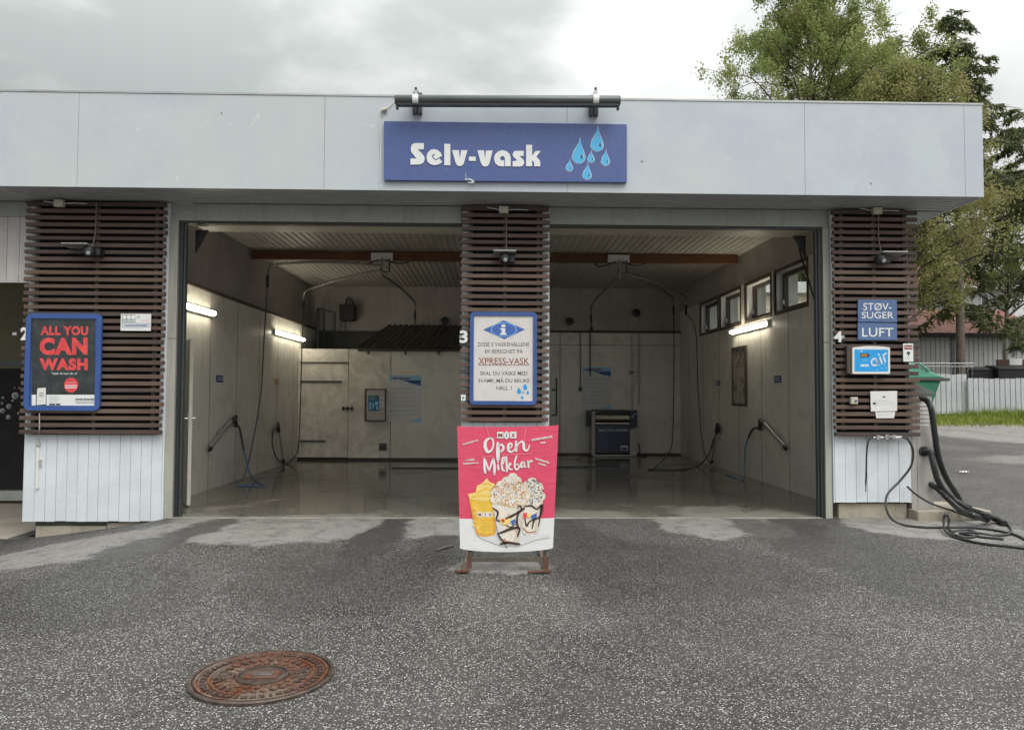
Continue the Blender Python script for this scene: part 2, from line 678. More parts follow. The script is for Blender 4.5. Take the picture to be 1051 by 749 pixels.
def fascia_mat():
    t = NT('aluminium_composite')
    P = t.vec(world=True)
    sv = t.n.new('ShaderNodeMapping')
    sv.inputs['Scale'].default_value = (3.2, 1, 0.7)
    t.l.new(P, sv.inputs[0])
    n = t.noise(1.5, 6, 0.62, sv.outputs[0])
    n2 = t.noise(2.2, 5, 0.6, P)
    n3 = t.noise(14, 3, 0.6, P)
    c = t.mix(t.rng(n2, 0.3, 0.7), (0.455, 0.485, 0.545), (0.50, 0.545, 0.575))
    c = t.mix(t.rng(n, 0.52, 0.8, 0, 0.55), c, (0.53, 0.555, 0.52))       # algae-tinged runs from the top edge
    c = t.mix(t.rng(t.noise(0.33, 3, 0.5, P), 0.42, 0.62, 0, 0.55), c, (0.525, 0.545, 0.52))
    c = t.mix(t.rng(n3, 0.60, 0.75, 0, 0.3), c, (0.62, 0.64, 0.65))
    sc_ = t.noise(5, 6, 0.75, P, 0.6)
    c = t.mix(t.rng(sc_, 0.64, 0.70, 0, 0.6), c, (0.68, 0.69, 0.68))
    sp_ = t.voro(2.3, vec=P)
    c = t.mix(t.math('MULTIPLY', t.rng(sp_.outputs['Distance'], 0.02, 0.05, 1, 0), t.rng(t.sep(sp_.outputs['Color'])[0], 0.6, 0.65)), c, (0.22, 0.19, 0.16))
    c = t.mix(t.rng(t.noise(6.5, 6, 0.8, sv.outputs[0]), 0.60, 0.76, 0, 0.42), c, (0.36, 0.365, 0.36))
    return t.fin(c, 0.42, spec=0.35)


def sign_blue_mat():
    t = NT('sign_blue_film')
    n = t.noise(26, 5, 0.7)
    n2 = t.noise(3.0, 4)
    e = t.voro(9, 'DISTANCE_TO_EDGE')
    c = t.mix(n, (0.040, 0.072, 0.225), (0.085, 0.135, 0.325))
    c = t.mix(t.rng(n2, 0.35, 0.7, 0, 0.45), c, (0.095, 0.105, 0.26))
    c = t.mix(t.rng(e.outputs['Distance'], 0.0, 0.012, 0.35, 0), c, (0.22, 0.25, 0.42))
    return t.fin(c, 0.4)


def rust_mat():
    t = NT('rusty_cast_iron')
    n = t.noise(7, 6, 0.65)
    n2 = t.noise(40, 4, 0.6)
    n3 = t.noise(3, 5, 0.6, dist=1.0)
    c = t.mix(t.rng(n, 0.35, 0.65), (0.115, 0.036, 0.016), (0.130, 0.068, 0.046))
    c = t.mix(t.rng(n2, 0.4, 0.7, 0, 0.5), c, (0.050, 0.030, 0.024))
    c = t.mix(t.rng(n3, 0.50, 0.62, 0, 0.7), c, (0.17, 0.145, 0.115))
    t.bump(n2, 0.3, 0.003)
    return t.fin(c, t.rng(n, 0.3, 0.7, 0.22, 0.5), spec=0.5)


def leaf_mat(name, cols, trans=0.25):
    t = NT(name)
    g = t.n.new('ShaderNodeNewGeometry')
    cl_ = t.noise(0.55, 4, 0.6, g.outputs['Position'])
    rv = g.outputs['Random Per Island']
    f = t.math('ADD', t.math('MULTIPLY', rv, 0.55), t.rng(cl_, 0.3, 0.7, 0, 0.45))
    r_ = t.n.new('ShaderNodeValToRGB')
    el = r_.color_ramp.elements
    el[0].position, el[1].position = 0, 1
    el[0].color, el[1].color = (*cols[0], 1), (*cols[-1], 1)
    for i, c in enumerate(cols[1:-1]):
        e = el.new((i + 1) / (len(cols) - 1))
        e.color = (*c, 1)
    t.l.new(f, r_.inputs[0])
    t.fin(r_.outputs[0], 0.55, spec=0.3)
    tr = t.n.new('ShaderNodeBsdfTranslucent')
    t.l.new(r_.outputs[0], tr.inputs[0])
    ms = t.n.new('ShaderNodeMixShader')
    ms.inputs[0].default_value = trans
    t.l.new(t.b.outputs[0], ms.inputs[1])
    t.l.new(tr.outputs[0], ms.inputs[2])
    t.l.new(ms.outputs[0], t.out.inputs[0])
    return t.mat


def glass_mat():
    t = NT('window_glass')
    tr = t.n.new('ShaderNodeBsdfTransparent')
    tr.inputs[0].default_value = (0.82, 0.86, 0.84, 1)
    gl = t.n.new('ShaderNodeBsdfGlossy')
    gl.inputs['Roughness'].default_value = 0.03
    fr = t.n.new('ShaderNodeLayerWeight')
    fr.inputs[0].default_value = 0.5
    ms = t.n.new('ShaderNodeMixShader')
    t.l.new(t.math('ADD', t.math('MULTIPLY', t.math('POWER', fr.outputs['Facing'], 4.0), 0.7), 0.04), ms.inputs[0])
    t.l.new(tr.outputs[0], ms.inputs[1])
    t.l.new(gl.outputs[0], ms.inputs[2])
    t.l.new(ms.outputs[0], t.out.inputs[0])
    return t.mat


def brick_mat(name, c1, c2, mortar, bw=0.25, bh=0.075, rot=(R(90), 0, 0)):
    t = NT(name)
    v = t.vec((1, 1, 1), (0, 0, 0), rot)
    b = t.n.new('ShaderNodeTexBrick')
    b.inputs['Scale'].default_value = 1
    b.inputs['Brick Width'].default_value = bw
    b.inputs['Row Height'].default_value = bh
    b.inputs['Mortar Size'].default_value = 0.01
    t.set(b.inputs['Color1'], c1)
    t.set(b.inputs['Color2'], c2)
    t.set(b.inputs['Mortar'], mortar)
    t.l.new(v, b.inputs['Vector'])
    return t.fin(b.outputs['Color'], 0.8)


MA = dict(asphalt=asphalt_mat(), wet=wet_floor_mat(), wall=wall_panel_mat(), doorp=door_panel_mat(), slat=slat_mat(), fascia=fascia_mat(),
          blue=sign_blue_mat(), rust=rust_mat(), glass=glass_mat(),
          soffit=M('painted_soffit', (0.43, 0.445, 0.455), 0.5, 0, 0.10, 3, 0, 60, 0.4, 0.25),
          lintel=M('grey_green_lintel', (0.34, 0.355, 0.335), 0.5, 0, 0.10, 2, 0, 60, 0.4, 0.3),
          post=M('beige_door_post', (0.37, 0.36, 0.315), 0.45, 0, 0.08, 2, 0, 60, 0.4, 0.35),
          white=M('white_painted_board', (0.63, 0.665, 0.69), 0.5, 0, 0.07, 3, 0.05, 30, 0.4, 0.16, (0.42, 0.43, 0.41)),
          greyboard=M('pale_weathered_board', (0.50, 0.47, 0.45), 0.6, 0, 0.14, 3, 0.05, 30, 0.4, 0.35, (0.3, 0.28, 0.26)),
          black=M('black_rubber', (0.018, 0.018, 0.019), 0.45, 0, 0.2, 8),
          dark=M('dark_backing_board', (0.012, 0.009, 0.010), 0.8),
          drkmetal=M('dark_green_grey_metal', (0.075, 0.09, 0.09), 0.35, 0.3, 0.15, 4),
          steel=M('stainless_steel', (0.45, 0.45, 0.44), 0.3, 1.0, 0.1, 6),
          galv=M('galvanised_metal', (0.42, 0.42, 0.41), 0.5, 0.6, 0.15, 5),
          conc=M('foundation_concrete', (0.34, 0.30, 0.24), 0.85, 0, 0.25, 4, 0.4, 40, 0.3, 0.35),
          darkconc=M('damp_concrete', (0.075, 0.08, 0.072), 0.7, 0, 0.25, 4),
          ceil=M('profiled_ceiling_sheet', (0.38, 0.36, 0.325), 0.5, 0, 0.12, 2),
          upper=M('grey_upper_wall', (0.40, 0.375, 0.345), 0.7, 0, 0.14, 1.5, 0, 60, 0.3, 0.35),
          beam=M('brown_timber_beam', (0.13, 0.055, 0.022), 0.6, 0, 0.25, 3, 0.1, 30),
          dbrown=M('dark_brown_trim', (0.075, 0.055, 0.04), 0.55, 0, 0.2, 5),
          cream=M('cream_plastic', (0.50, 0.47, 0.37), 0.45, 0, 0.08, 5),
          whitepl=M('white_plastic', (0.72, 0.72, 0.70), 0.4, 0, 0.05, 5),
          cloudy=M('corrugated_smoke_plastic', (0.065, 0.055, 0.042), 0.32, 0, 0.3, 2),
          bluef=M('blue_snap_frame', (0.040, 0.090, 0.285), 0.42, 0, 0.08, 5),
          hose=M('black_hose', (0.02, 0.021, 0.022), 0.38, 0, 0.2, 8),
          bluehose=M('blue_hose', (0.06, 0.14, 0.27), 0.45, 0, 0.1, 8),
          grey=M('grey_enamel', (0.40, 0.375, 0.345), 0.45, 0, 0.06, 3, 0, 60, 0.4, 0.15),
          tile=M('floor_tile', (0.42, 0.37, 0.31), 0.45, 0, 0.1, 3))

# ------------------------------------------------------------------ ground, floors


def sst(a, b, x):
    t = min(1, max(0, (x - a) / (b - a)))
    return t * t * (3 - 2 * t)


def gz(x, y):
    rise = max(sst(5.3, 7.6, x), sst(10, 14, y)) * min(0.72, max(0, 0.042 * (y - 0.6)))
    dip = -0.25 * min(1, max(0, (-x - 3.95) / 1.65)) ** 0.75 * sst(-5.5, -1.6, y)
    if -14 < x < 5.06 and 0.1 < y < 9.7:
        return -0.4
    return rise + dip


xs = sorted(set([-400, -150, -60, -30, -20, -14.01, -13.99] + [round(-13 + 0.35 * i, 3) for i in range(52)] + [5.05, 5.07] +
                [round(5.3 + 0.4 * i, 3) for i in range(60)] + [32, 40, 60, 120, 400]))
ys = sorted(set([-400, -120, -40, -20, -14] + [round(-12 + 0.4 * i, 3) for i in range(30)] + [0.09, 0.11, 9.69, 9.71] +
                [round(0.6 + 0.5 * i, 3) for i in range(46)] + [26, 30, 40, 70, 150, 400]))
g = MB()
g.add([(x, y, gz(x, y)) for y in ys for x in xs],
      [(j * len(xs) + i, j * len(xs) + i + 1, (j + 1) * len(xs) + i + 1, (j + 1) * len(xs) + i) for j in range(len(ys) - 1) for i in range(len(xs) - 1)],
      MA['asphalt'])
gob = g.build('ground', smooth=True, recalc=False)
tag(gob, kind='structure')

f = MB()
f.box(-4.45, 4.7, 0.02, 9.4, -0.06, 0.004, MA['wet'])
tag(f.build('wash_floor'), kind='structure')
f = MB()
f.box(-3.86, 4.02, -0.06, 0.018, -0.1, 0.010, M('threshold_concrete', (0.25, 0.235, 0.205), 0.8, 0, 0.3, 4, 0.3, 40))
tag(f.build('threshold_floor', bevel=0.006), kind='structure')
f = MB()
for i in range(8):
    for j in range(7):
        f.box(-9.6 + i * 0.48, -9.6 + i * 0.48 + 0.474, -0.02 + j * 0.5, -0.02 + j * 0.5 + 0.494, -0.3, -0.236, MA['tile'])
f.box(-12.6, -5.62, -0.03, 6, -0.5, -0.245, MA['darkconc'])
tag(f.build('tile_floor'), kind='structure')

# ------------------------------------------------------------------ the car wash building
ZS = 3.805                                  # soffit
bld = thing('car_wash', 'long low car wash with two open wash bays, grey metal fascia and brown slatted piers', 'car wash')
YF = -0.69                                  # fascia face
XR = atY(1009, 150, YF).x
ZT = atY(520, 101.3, YF).z
b = MB()
edges = [-13.0] + [atY(px, 150, YF).x for px in (80, 333, 582, 826, 990)] + [XR]
for a0, a1 in zip(edges[:-1], edges[1:]):
    b.box(a0 + (0.002 if a0 > -13 else 0), a1 - 0.002, YF, YF + 0.03, ZS, ZT, MA['fascia'])
b.box(XR - 0.03, XR, YF + 0.033, 10.2, ZS, ZT, MA['fascia'])
b.box(-13, XR - 0.034, YF + 0.034, YF + 0.06, ZS + 0.01, ZT - 0.01, MA['dark'])
b.box(-13, XR + 0.008, YF - 0.008, YF + 0.10, ZT + 0.001, ZT + 0.022, MA['galv'])
b.build('fascia', bld)
XO_ = 5.05
b = MB()
n = 6
w_ = (0.0 - (YF + 0.062)) / n
for i in range(n):
    y0 = YF + 0.062 + i * w_
    b.box(-13, XR - 0.04, y0, y0 + w_ - 0.02, ZS + 0.004, ZS + 0.02, MA['soffit'])
for i in range(60):
    y0 = 0.06 + i * w_
    b.box(5.12, XR - 0.04, y0, y0 + w_ - 0.02, ZS + 0.004, ZS + 0.02, MA['soffit'])
b.box(-13, XR - 0.04, YF + 0.061, -0.005, ZS + 0.05, ZS + 0.07, MA['dark'])
b.box(XO_ + 0.05, XR - 0.04, 0.0, 10, ZS + 0.05, ZS + 0.07, MA['dark'])
b.build('soffit', bld)
b = MB()
b.box(-13, XR - 0.05, YF + 0.07, 10.15, ZT - 0.16, ZT - 0.02, MA['dark'])
b.build('roof', bld)

XJL, XJR = atY(186.5, 400, 0).x, atY(839.5, 400, 0).x     # clear edges of the door tracks
XPL0, XPL1 = atY(25, 480, -0.05).x, atY(166, 480, -0.05).x
XPR0, XPR1 = atY(857, 480, -0.05).x, atY(934, 480, -0.05).x
XPC0, XPC1 = atY(475, 400, -0.05).x, atY(562, 400, -0.05).x
ZL = atY(506, 229.5, 0).z                              # underside of lintel
b = MB()
b.box(XPL1 + 0.02, XPR0 - 0.02, 0, 0.14, ZL, ZS, MA['lintel'])
b.box(-13, XPL0, 0.0, 0.14, 3.62, ZS, MA['lintel'])
b.box(XPL1 + 0.13, XPR0 - 0.12, 0.01, 0.05, ZL - 0.035, ZL - 0.001, MA['black'])
b.build('lintel', bld)

# door posts and tracks
for (xa, xb, xc) in ((XPL1 + 0.022, XJL - 0.075, XJL), (XPR0 - 0.022, XJR + 0.075, XJR)):
    lo, hi = min(xa, xb), max(xa, xb)
    p = MB()
    p.box(lo, hi, -0.02, 0.14, -0.22, 2.15 + 0.0, MA['post'])
    p.box(lo, hi, -0.02, 0.14, 2.156, ZL - 0.002 if xa < 0 else ZL - 0.002, MA['post'])
    p.build('door_post', bld)
    lo, hi = min(xb, xc) + 0.003, max(xb, xc)
    p = MB()
    p.box(lo, hi, 0.03, 0.10, -0.05, ZL - 0.04, MA['drkmetal'])
    p.box(lo + 0.02, hi - 0.02, 0.0, 0.03, -0.05, ZL - 0.04, MA['black'])
    p.build('door_track', bld)
    s_ = 1 if xa < 0 else -1
    p = MB()
    p.prism([(xc + s_ * 0.003, 0.3, ZL - 0.05), (xc + s_ * 0.16, 0.3, ZL - 0.05), (xc + s_ * 0.003, 0.3, ZL - 0.34)], (0, 0.03, 0), MA['black'])
    p.build('spring_bracket', bld)
for xa, xb in ((XJL + 0.02, XPC0 + 0.1), (XPC1 - 0.1, XJR - 0.02)):
    p = MB()
    p.box(xa, xb, 0.16, 0.22, ZL - 0.02, ZL + 0.32, MA['cream'])
    p.box(xa, xb, 0.222, 0.62, ZL + 0.0, ZL + 0.04, MA['cream'])
    p.build('overhead_door', bld)

XL, XRW, YB = -4.4, 4.67, 9.35
ZLED, ZC = 3.05, 4.15
YT = 7.7                                    # front of the plant room
XT = 0.35                                   # its right-hand end

# left wall: lower panels, ledge, upper wall
p = MB()
y0 = 0.15
while y0 < YB - 0.01:
    y1 = min(y0 + 1.2, YB)
    p.box(XL - 0.1, XL, y0 + 0.006, y1 - 0.006, 0.0, ZLED, MA['wall'])
    y0 = y1
seam = M('panel_joint', (0.16, 0.14, 0.11), 0.7)
for q in range(1, 8):
    p.box(XL, XL + 0.002, 0.15 + 1.2 * q - 0.007, 0.15 + 1.2 * q + 0.007, 0.0, ZLED, seam)
p.box(XL - 1.15, XL - 0.101, 0.15, YB, -0.3, ZLED - 0.01, MA['darkconc'])
p.box(XL - 1.15, XL - 0.14, 0.15, YB, ZLED - 0.009, ZC + 0.3, MA['upper'])
p.box(XL - 0.139, XL + 0.03, 0.15, YB, ZLED + 0.002, ZLED + 0.05, MA['dbrown'])
p.build('side_wall', bld)
# left-hand wall of the next bay, white boards over its opening
p = MB()
xx = XPL0 - 0.02
while xx > -12:
    p.box(xx - 0.142, xx, -0.005, 0.02, atY(10, 290, 0).z, 3.615, MA['greyboard'])
    xx -= 0.148
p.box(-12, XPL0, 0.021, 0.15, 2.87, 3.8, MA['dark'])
p.build('overhead_boarding', bld)
p = MB()
p.box(-12.5, -5.8, 5.9, 6.05, -0.3, 3.8, M('ochre_wall', (0.27, 0.23, 0.13), 0.6, 0, 0.1, 2))
p.box(-12.5, -5.8, 0.2, 6, 3.85, 3.9, MA['upper'])
p.build('back_wall', bld)

# right wall with four windows
WPX = ((718.8, 736.5), (738.9, 759.7), (765.3, 790.9), (795.7, 828.5))
WY = []
for a0, a1 in WPX:
    WY.append((atX(a1, 300, XRW).y, atX(a0, 300, XRW).y))
WY.sort()
ZW0, ZW1 = 2.87, 3.52
XO = 5.05
p = MB()
y0 = 0.15
while y0 < YB - 0.01:
    y1 = min(y0 + 1.2, YB)
    p.box(XRW, XRW + 0.08, y0 + 0.006, y1 - 0.006, 0.0, ZW0 - 0.05, MA['wall'])
    y0 = y1
for q in range(1, 8):
    p.box(XRW - 0.002, XRW, 0.15 + 1.2 * q - 0.007, 0.15 + 1.2 * q + 0.007, 0.0, ZW0 - 0.05, seam)
p.box(XRW + 0.081, XO, 0.15, YB + 0.2, -0.3, ZW0 - 0.05, MA['darkconc'])
p.box(XRW, XO, 0.15, YB + 0.2, ZW1 + 0.05, ZC + 0.3, MA['upper'])
bounds = [0.15] + [v for w in WY for v in w] + [YB + 0.2]
for k in range(0, len(bounds), 2):
    p.box(XRW, XO, bounds[k], bounds[k + 1], ZW0 - 0.05, ZW1 + 0.05, MA['wall'])
p.build('side_wall', bld)
for (ya, yb) in WY:
    w = MB()
    t_ = 0.05
    w.box(XRW - 0.012, XRW + 0.02, ya - t_, yb + t_, ZW1, ZW1 + t_, MA['dbrown'])
    w.box(XRW - 0.012, XRW + 0.02, ya - t_, yb + t_, ZW0 - t_, ZW0, MA['dbrown'])
    for q in (ya - t_, yb):
        w.box(XRW - 0.012, XRW + 0.02, q, q + t_, ZW0, ZW1, MA['dbrown'])
    for q in (ya, yb - 0.012):
        w.box(XRW + 0.021, XRW + 0.119, q, q + 0.012, ZW0, ZW1, MA['whitepl'])
    w.box(XRW + 0.021, XRW + 0.12, ya, yb, ZW0, ZW0 + 0.012, MA['whitepl'])
    w.box(XRW + 0.021, XRW + 0.12, ya, yb, ZW1 - 0.012, ZW1, MA['whitepl'])
    wo = w.build('window', bld)
    fr = MB()
    for (z0, z1) in ((ZW0 + 0.012, ZW0 + 0.07), (ZW1 - 0.07, ZW1 - 0.012)):
        fr.box(XRW + 0.12, XRW + 0.19, ya + 0.0125, yb - 0.0125, z0, z1, MA['dbrown'])
    for (q0, q1) in ((ya + 0.0125, ya + 0.08), (yb - 0.08, yb - 0.0125)):
        fr.box(XRW + 0.12, XRW + 0.19, q0, q1, ZW0 + 0.071, ZW1 - 0.071, MA['dbrown'])
    fr.box(XRW + 0.09, XRW + 0.12, yb - 0.09, yb - 0.07, ZW0 + 0.12, ZW0 + 0.2, MA['galv'])
    fr.build('frame', wo)
    pn = MB()
    pn.face([(XRW + 0.155, ya + 0.075, ZW0 + 0.065), (XRW + 0.155, yb - 0.075, ZW0 + 0.065), (XRW + 0.155, yb - 0.075, ZW1 - 0.065), (XRW + 0.155, ya + 0.075, ZW1 - 0.065)], MA['glass'])
    pn.build('pane', wo)

# back wall, ledge pipe, ceiling, beam
p = MB()
for a0, a1 in ((XT + 0.0, 1.65), (1.656, 3.45), (3.456, XRW)):
    p.box(a0, a1, YB, YB + 0.1, 0.0, 2.73, MA['wall'])
    p.box(a0, a1, YB, YB + 0.1, 2.736, ZLED, MA['wall'])
p.box(-4.6, XRW, YB + 0.101, YB + 0.2, -0.3, ZLED - 0.01, MA['darkconc'])
p.box(-4.6, XRW, YB + 0.02, YB + 0.2, ZLED + 0.001, ZC + 0.3, MA['upper'])
for q in (1.653, 3.453):
    p.box(q - 0.008, q + 0.008, YB - 0.002, YB, 0.05, ZLED, seam)
p.box(XT, XRW, YB - 0.002, YB, 2.726, 2.740, seam)
p.box(XT, XRW, YB - 0.03, YB - 0.003, 0.004, 0.05, MA['dbrown'])
p.build('rear_wall', bld)
p = MB()
p.tube([(XT - 2.5, YB - 0.06, ZLED + 0.01), (XRW, YB - 0.06, ZLED + 0.01)], 0.028, MA['drkmetal'])
p.build('water_pipe', bld)
p = MB()
x0 = -4.6
vs0, fs0 = [], []
while x0 < 4.72:
    for dx, dz in ((0, 0), (0.045, 0), (0.06, 0.013), (0.105, 0.013)):
        for yy in (0.15, YB + 0.1):
            vs0.append((x0 + dx, yy, ZC + dz))
    x0 += 0.12
fs0 = [(2 * i, 2 * i + 2, 2 * i + 3, 2 * i + 1) for i in range(len(vs0) // 2 - 1)]
p.add(vs0, fs0, MA['ceil'])
p.build('ceiling', bld, recalc=False)
p = MB()
p.box(-4.5, 4.6, 4.72, 4.86, ZC - 0.17, ZC - 0.004, MA['beam'])
p.build('ceiling_beam', bld)
p = MB()
p.box(-12.9, XR - 0.4, YB + 0.25, YB + 0.4, -0.3, ZS, MA['white'])
p.build('outer_wall', bld)
p = MB()
for q in range(24):
    p.box(XO + 0.012, XO + 0.035, 0.2 + q * 0.4, 0.2 + q * 0.4 + 0.394, 0.15, ZW0 - 0.06, MA['white'])
    p.box(XO + 0.012, XO + 0.035, 0.2 + q * 0.4, 0.2 + q * 0.4 + 0.394, ZW1 + 0.06, ZS, MA['white'])
p.build('outer_boarding', bld)

# plant room: panelled front with a door, smoked corrugated roof
p = MB()
zt = atY(330, 358, YT).z
for a0, a1 in ((atY(357.3, 420, YT).x, atY(400.5, 420, YT).x), (atY(401, 420, YT).x, XT)):
    p.box(a0 + 0.002, a1 - 0.002, YT, YT + 0.08, 0.06, zt, MA['doorp'] if a1 < -1.9 else MA['wall'])
p.box(XT - 0.08, XT, YT + 0.081, YB + 0.02, 0.06, zt, MA['wall'])
p.box(XL, XT - 0.09, YT + 0.05, YT + 0.14, 0.0, 0.058, MA['black'])
p.build('plant_room_wall', bld)
p = MB()
xd0, xd1 = XL + 0.01, atY(357, 420, YT).x
p.box(xd0, xd1 - 0.002, YT, YT + 0.06, 0.07, zt, MA['doorp'])
dr = p.build('plant_room_door', bld)
for (pa, pb, py, th) in ((308, 358, 372, 0.03), (308, 351, 391.5, 0.045), (308, 334, 452.5, 0.04)):
    p = MB()
    a, c = atY(pa, py, YT), atY(pb, py, YT)
    p.box(a.x, c.x, YT - 0.025, YT - 0.002, a.z - th / 2, a.z + th / 2, MA['drkmetal'])
    p.build('strap_hinge', dr)
p = MB()
c = atY(357, 419, YT)
p.bar(c + V(-0.11, -0.03, 0), c + V(0.11, -0.03, 0), 0.03, 0.025, MA['black'])
for q in (-0.1, 0, 0.1):
    p.box(c.x + q - 0.015, c.x + q + 0.015, YT - 0.05, YT - 0.003, c.z - 0.045, c.z + 0.045, MA['black'])
p.build('latch', dr)
p = MB()
zb_, zf_ = 3.2, zt + 0.05
nx = 110
va, fa = [], []
XA0, XA1 = atY(367, 357, YT - 0.1).x, atY(400, 333, YB).x
for i in range(nx + 1):
    u = i / nx
    wv = 0.022 * math.cos(i * math.pi / 2.5)
    xf, xb = XA0 + u * (XT + 0.1 - XA0), XA1 + u * (XT + 0.1 - XA1)
    va += [(xf, YT - 0.14, zf_ - 0.02 + wv), (xb, YB - 0.02, zb_ + wv)]
fa = [(2 * i, 2 * i + 2, 2 * i + 3, 2 * i + 1) for i in range(nx)]
p.add(va, fa, MA['cloudy'])
p.build('corrugated_roof', bld, recalc=False)
p = MB()
p.bar((XA0, YT - 0.05, zf_ - 0.075), (XT, YT - 0.05, zf_ - 0.075), 0.06, 0.05, MA['dbrown'])
for px in (378, 416, 450, 476):
    q = atY(px, 360, YT - 0.1)
    p.box(q.x - 0.02, q.x + 0.02, YT - 0.11, YT - 0.02, zf_ - 0.17, zf_ - 0.1, MA['dbrown'])
p.build('roof_batten', bld)

# open leaf of the side door
hx = V(-4.38, 1.5, 0)
ex = atZ(193.5, 519, 0.02)
p = MB()
d = (Vector((ex.x, ex.y, 0)) - hx)
nn = d.cross(V(0, 0, 1)).normalized()
p.obox((hx + hx + d) / 2 + V(0, 0, 1.12), d / 2, nn * 0.022, V(0, 0, 1.09), M('ivory_door', (0.60, 0.57, 0.50), 0.45, 0, 0.1, 2, 0, 60, 0.4, 0.35))
dl = p.build('side_door', bld)
p = MB()
hc = hx + d * 0.94 + V(0, 0, 1.16)
for sg in (1, -1):
    p.tube([hc + nn * 0.022 * sg, hc + nn * 0.07 * sg, hc + nn * 0.075 * sg - d.normalized() * 0.12], 0.011, MA['steel'])
    p.obox(hc + nn * 0.025 * sg + V(0, 0, -0.02), d.normalized() * 0.02, nn * 0.003, V(0, 0, 0.1), MA['steel'])
p.build('handle', dl)

# ---- piers: brown slats over a dark board, white tongue-and-groove below, concrete footing


def pier(x0, x1, sx0, sx1, zs, zb, zf, cols_white, foot):
    """x0..x1 board width, sx0..sx1 slat width, zs lowest slat, zb bottom of boards, zf ground"""
    p = MB()
    zz = ZS - 0.03
    k = 0
    while zz - 0.046 > zs - 0.01:
        j0, j1 = random.uniform(-0.010, 0.010), random.uniform(-0.010, 0.010)
        p.box(sx0 + j0, sx1 + j1, -0.135, -0.088, zz - 0.046 + random.uniform(-0.002, 0.002), zz + random.uniform(-0.002, 0.002), MA['slat'])
        zz -= 0.0825
        k += 1
    for bx in (sx0 + 0.10, (sx0 + sx1) / 2 - 0.02, sx1 - 0.15):
        p.box(bx, bx + 0.045, -0.087, -0.046, zs + 0.07, ZS - 0.04, MA['dbrown'])
    p.build('slat_cladding', bld, bevel=0.003)
    p = MB()
    wv = (x1 - x0) / round((x1 - x0) / 0.125)
    xx = x0
    while xx < x1 - 0.01:
        p.box(xx + 0.002, xx + wv - 0.002, -0.045 + random.uniform(-0.002, 0.002), -0.02, zb + random.uniform(-0.004, 0.004), zs + 0.04, MA['white'])
        xx += wv
    for (q0, q1) in cols_white:
        p.box(q0, q1, -0.044, -0.02, zs + 0.042, ZS - 0.01, MA['white'])
    p.box(x0 - 0.015, x0 + 0.0, -0.04, 0.1, zb - 0.005, ZS - 0.01, MA['white'])
    p.box(x1, x1 + 0.02, -0.04, 0.1, zb - 0.005, ZS - 0.01, MA['white'])
    p.build('white_boarding', bld, bevel=0.0015)
    p = MB()
    p.box(x0, x1, -0.018, 0.12, zb - 0.001, ZS, MA['dark'])
    p.build('backing_board', bld)
    p = MB()
    for (q0, q1, za, mt) in foot:
        p.box(q0, q1, 0.0, 0.14, zf - 0.1, za, mt)
        if za < zb - 0.01:
            p.box(q0 - 0.01, q1 + 0.01, 0.02, 0.12, za + 0.002, zb - 0.002, MA['darkconc'])
    p.build('foundation', bld, bevel=0.008)


def zat(px, py, Y=-0.05):
    return atY(px, py, Y).z


sl0, sl1 = atY(24, 330, -0.12).x, atY(168.5, 330, -0.12).x
pier(XPL0, XPL1, sl0, sl1, zat(95, 450, -0.13), zat(95, 535), -0.25, ((XPL0, XPL0 + 0.06), (XPL1 - 0.05, XPL1)),
     [(XPL0 + 0.12, XPL0 + 0.95, zat(95, 540.5), MA['conc']), (XPL0 + 0.96, XPL1, zat(95, 537), MA['conc'])])
sc0, sc1 = atY(472.5, 300, -0.12).x, atY(563.5, 300, -0.12).x
pier(XPC0, XPC1, sc0, sc1, zat(515, 437, -0.13), 0.12, 0.0, ((XPC0, XPC0 + 0.07), (XPC1 - 0.07, XPC1)), [(XPC0 + 0.03, XPC1 - 0.03, 0.12, MA['conc'])])
sr0, sr1 = atY(855.5, 330, -0.12).x, atY(942, 330, -0.12).x
pier(XPR0, XPR1, sr0, sr1, zat(895, 448, -0.13), zat(895, 515.5), 0.0, ((XPR0, XPR0 + 0.03),), [(XPR0 + 0.06, XPR1 - 0.02, zat(895, 517), MA['conc'])])

# ------------------------------------------------------------------ colours for printed things
INK = dict(white=flat('white', (0.74, 0.74, 0.73)), paper=flat('paper', (0.70, 0.68, 0.65)), black=flat('black', (0.022, 0.023, 0.025), 0.35, 0.2),
           red=flat('red', (0.70, 0.065, 0.07), 0.45, 0.25), pink=M('print_pink', (0.70, 0.075, 0.145), 0.5, 0, 0.07, 2.5), pinkl=flat('pale_pink', (0.78, 0.30, 0.36)),
           blue=flat('blue', (0.055, 0.13, 0.42)), navy=flat('navy', (0.02, 0.03, 0.075)), drop=flat('drop_blue', (0.08, 0.42, 0.72)),
           ltblue=flat('light_blue', (0.25, 0.55, 0.80)), sky=flat('sky_blue', (0.015, 0.32, 0.72)), slate=flat('slate_blue', (0.085, 0.145, 0.295)),
           brown=flat('red_brown', (0.24, 0.055, 0.035)), text=flat('dark_text', (0.06, 0.06, 0.07)), grey=flat('grey', (0.33, 0.34, 0.35)),
           ltgrey=flat('light_grey', (0.52, 0.55, 0.57)), yellow=flat('yellow', (0.80, 0.50, 0.06), 0.5, 0.12), yellowl=flat('pale_yellow', (0.85, 0.62, 0.20)),
           orange=flat('orange', (0.74, 0.36, 0.05)), cream=flat('whipped_cream', (0.78, 0.70, 0.58)), choc=flat('chocolate', (0.055, 0.028, 0.022)),
           nut=flat('nut', (0.52, 0.25, 0.12)), tone=flat('cool_grey_tone', (0.665, 0.655, 0.66)), caramel=flat('caramel', (0.36, 0.13, 0.045)), swirl=flat('pale_caramel', (0.72, 0.55, 0.38)), swirl2=flat('pale_beige', (0.62, 0.55, 0.46)), orangelcd=flat('amber_display', (0.35, 0.2, 0.06)))


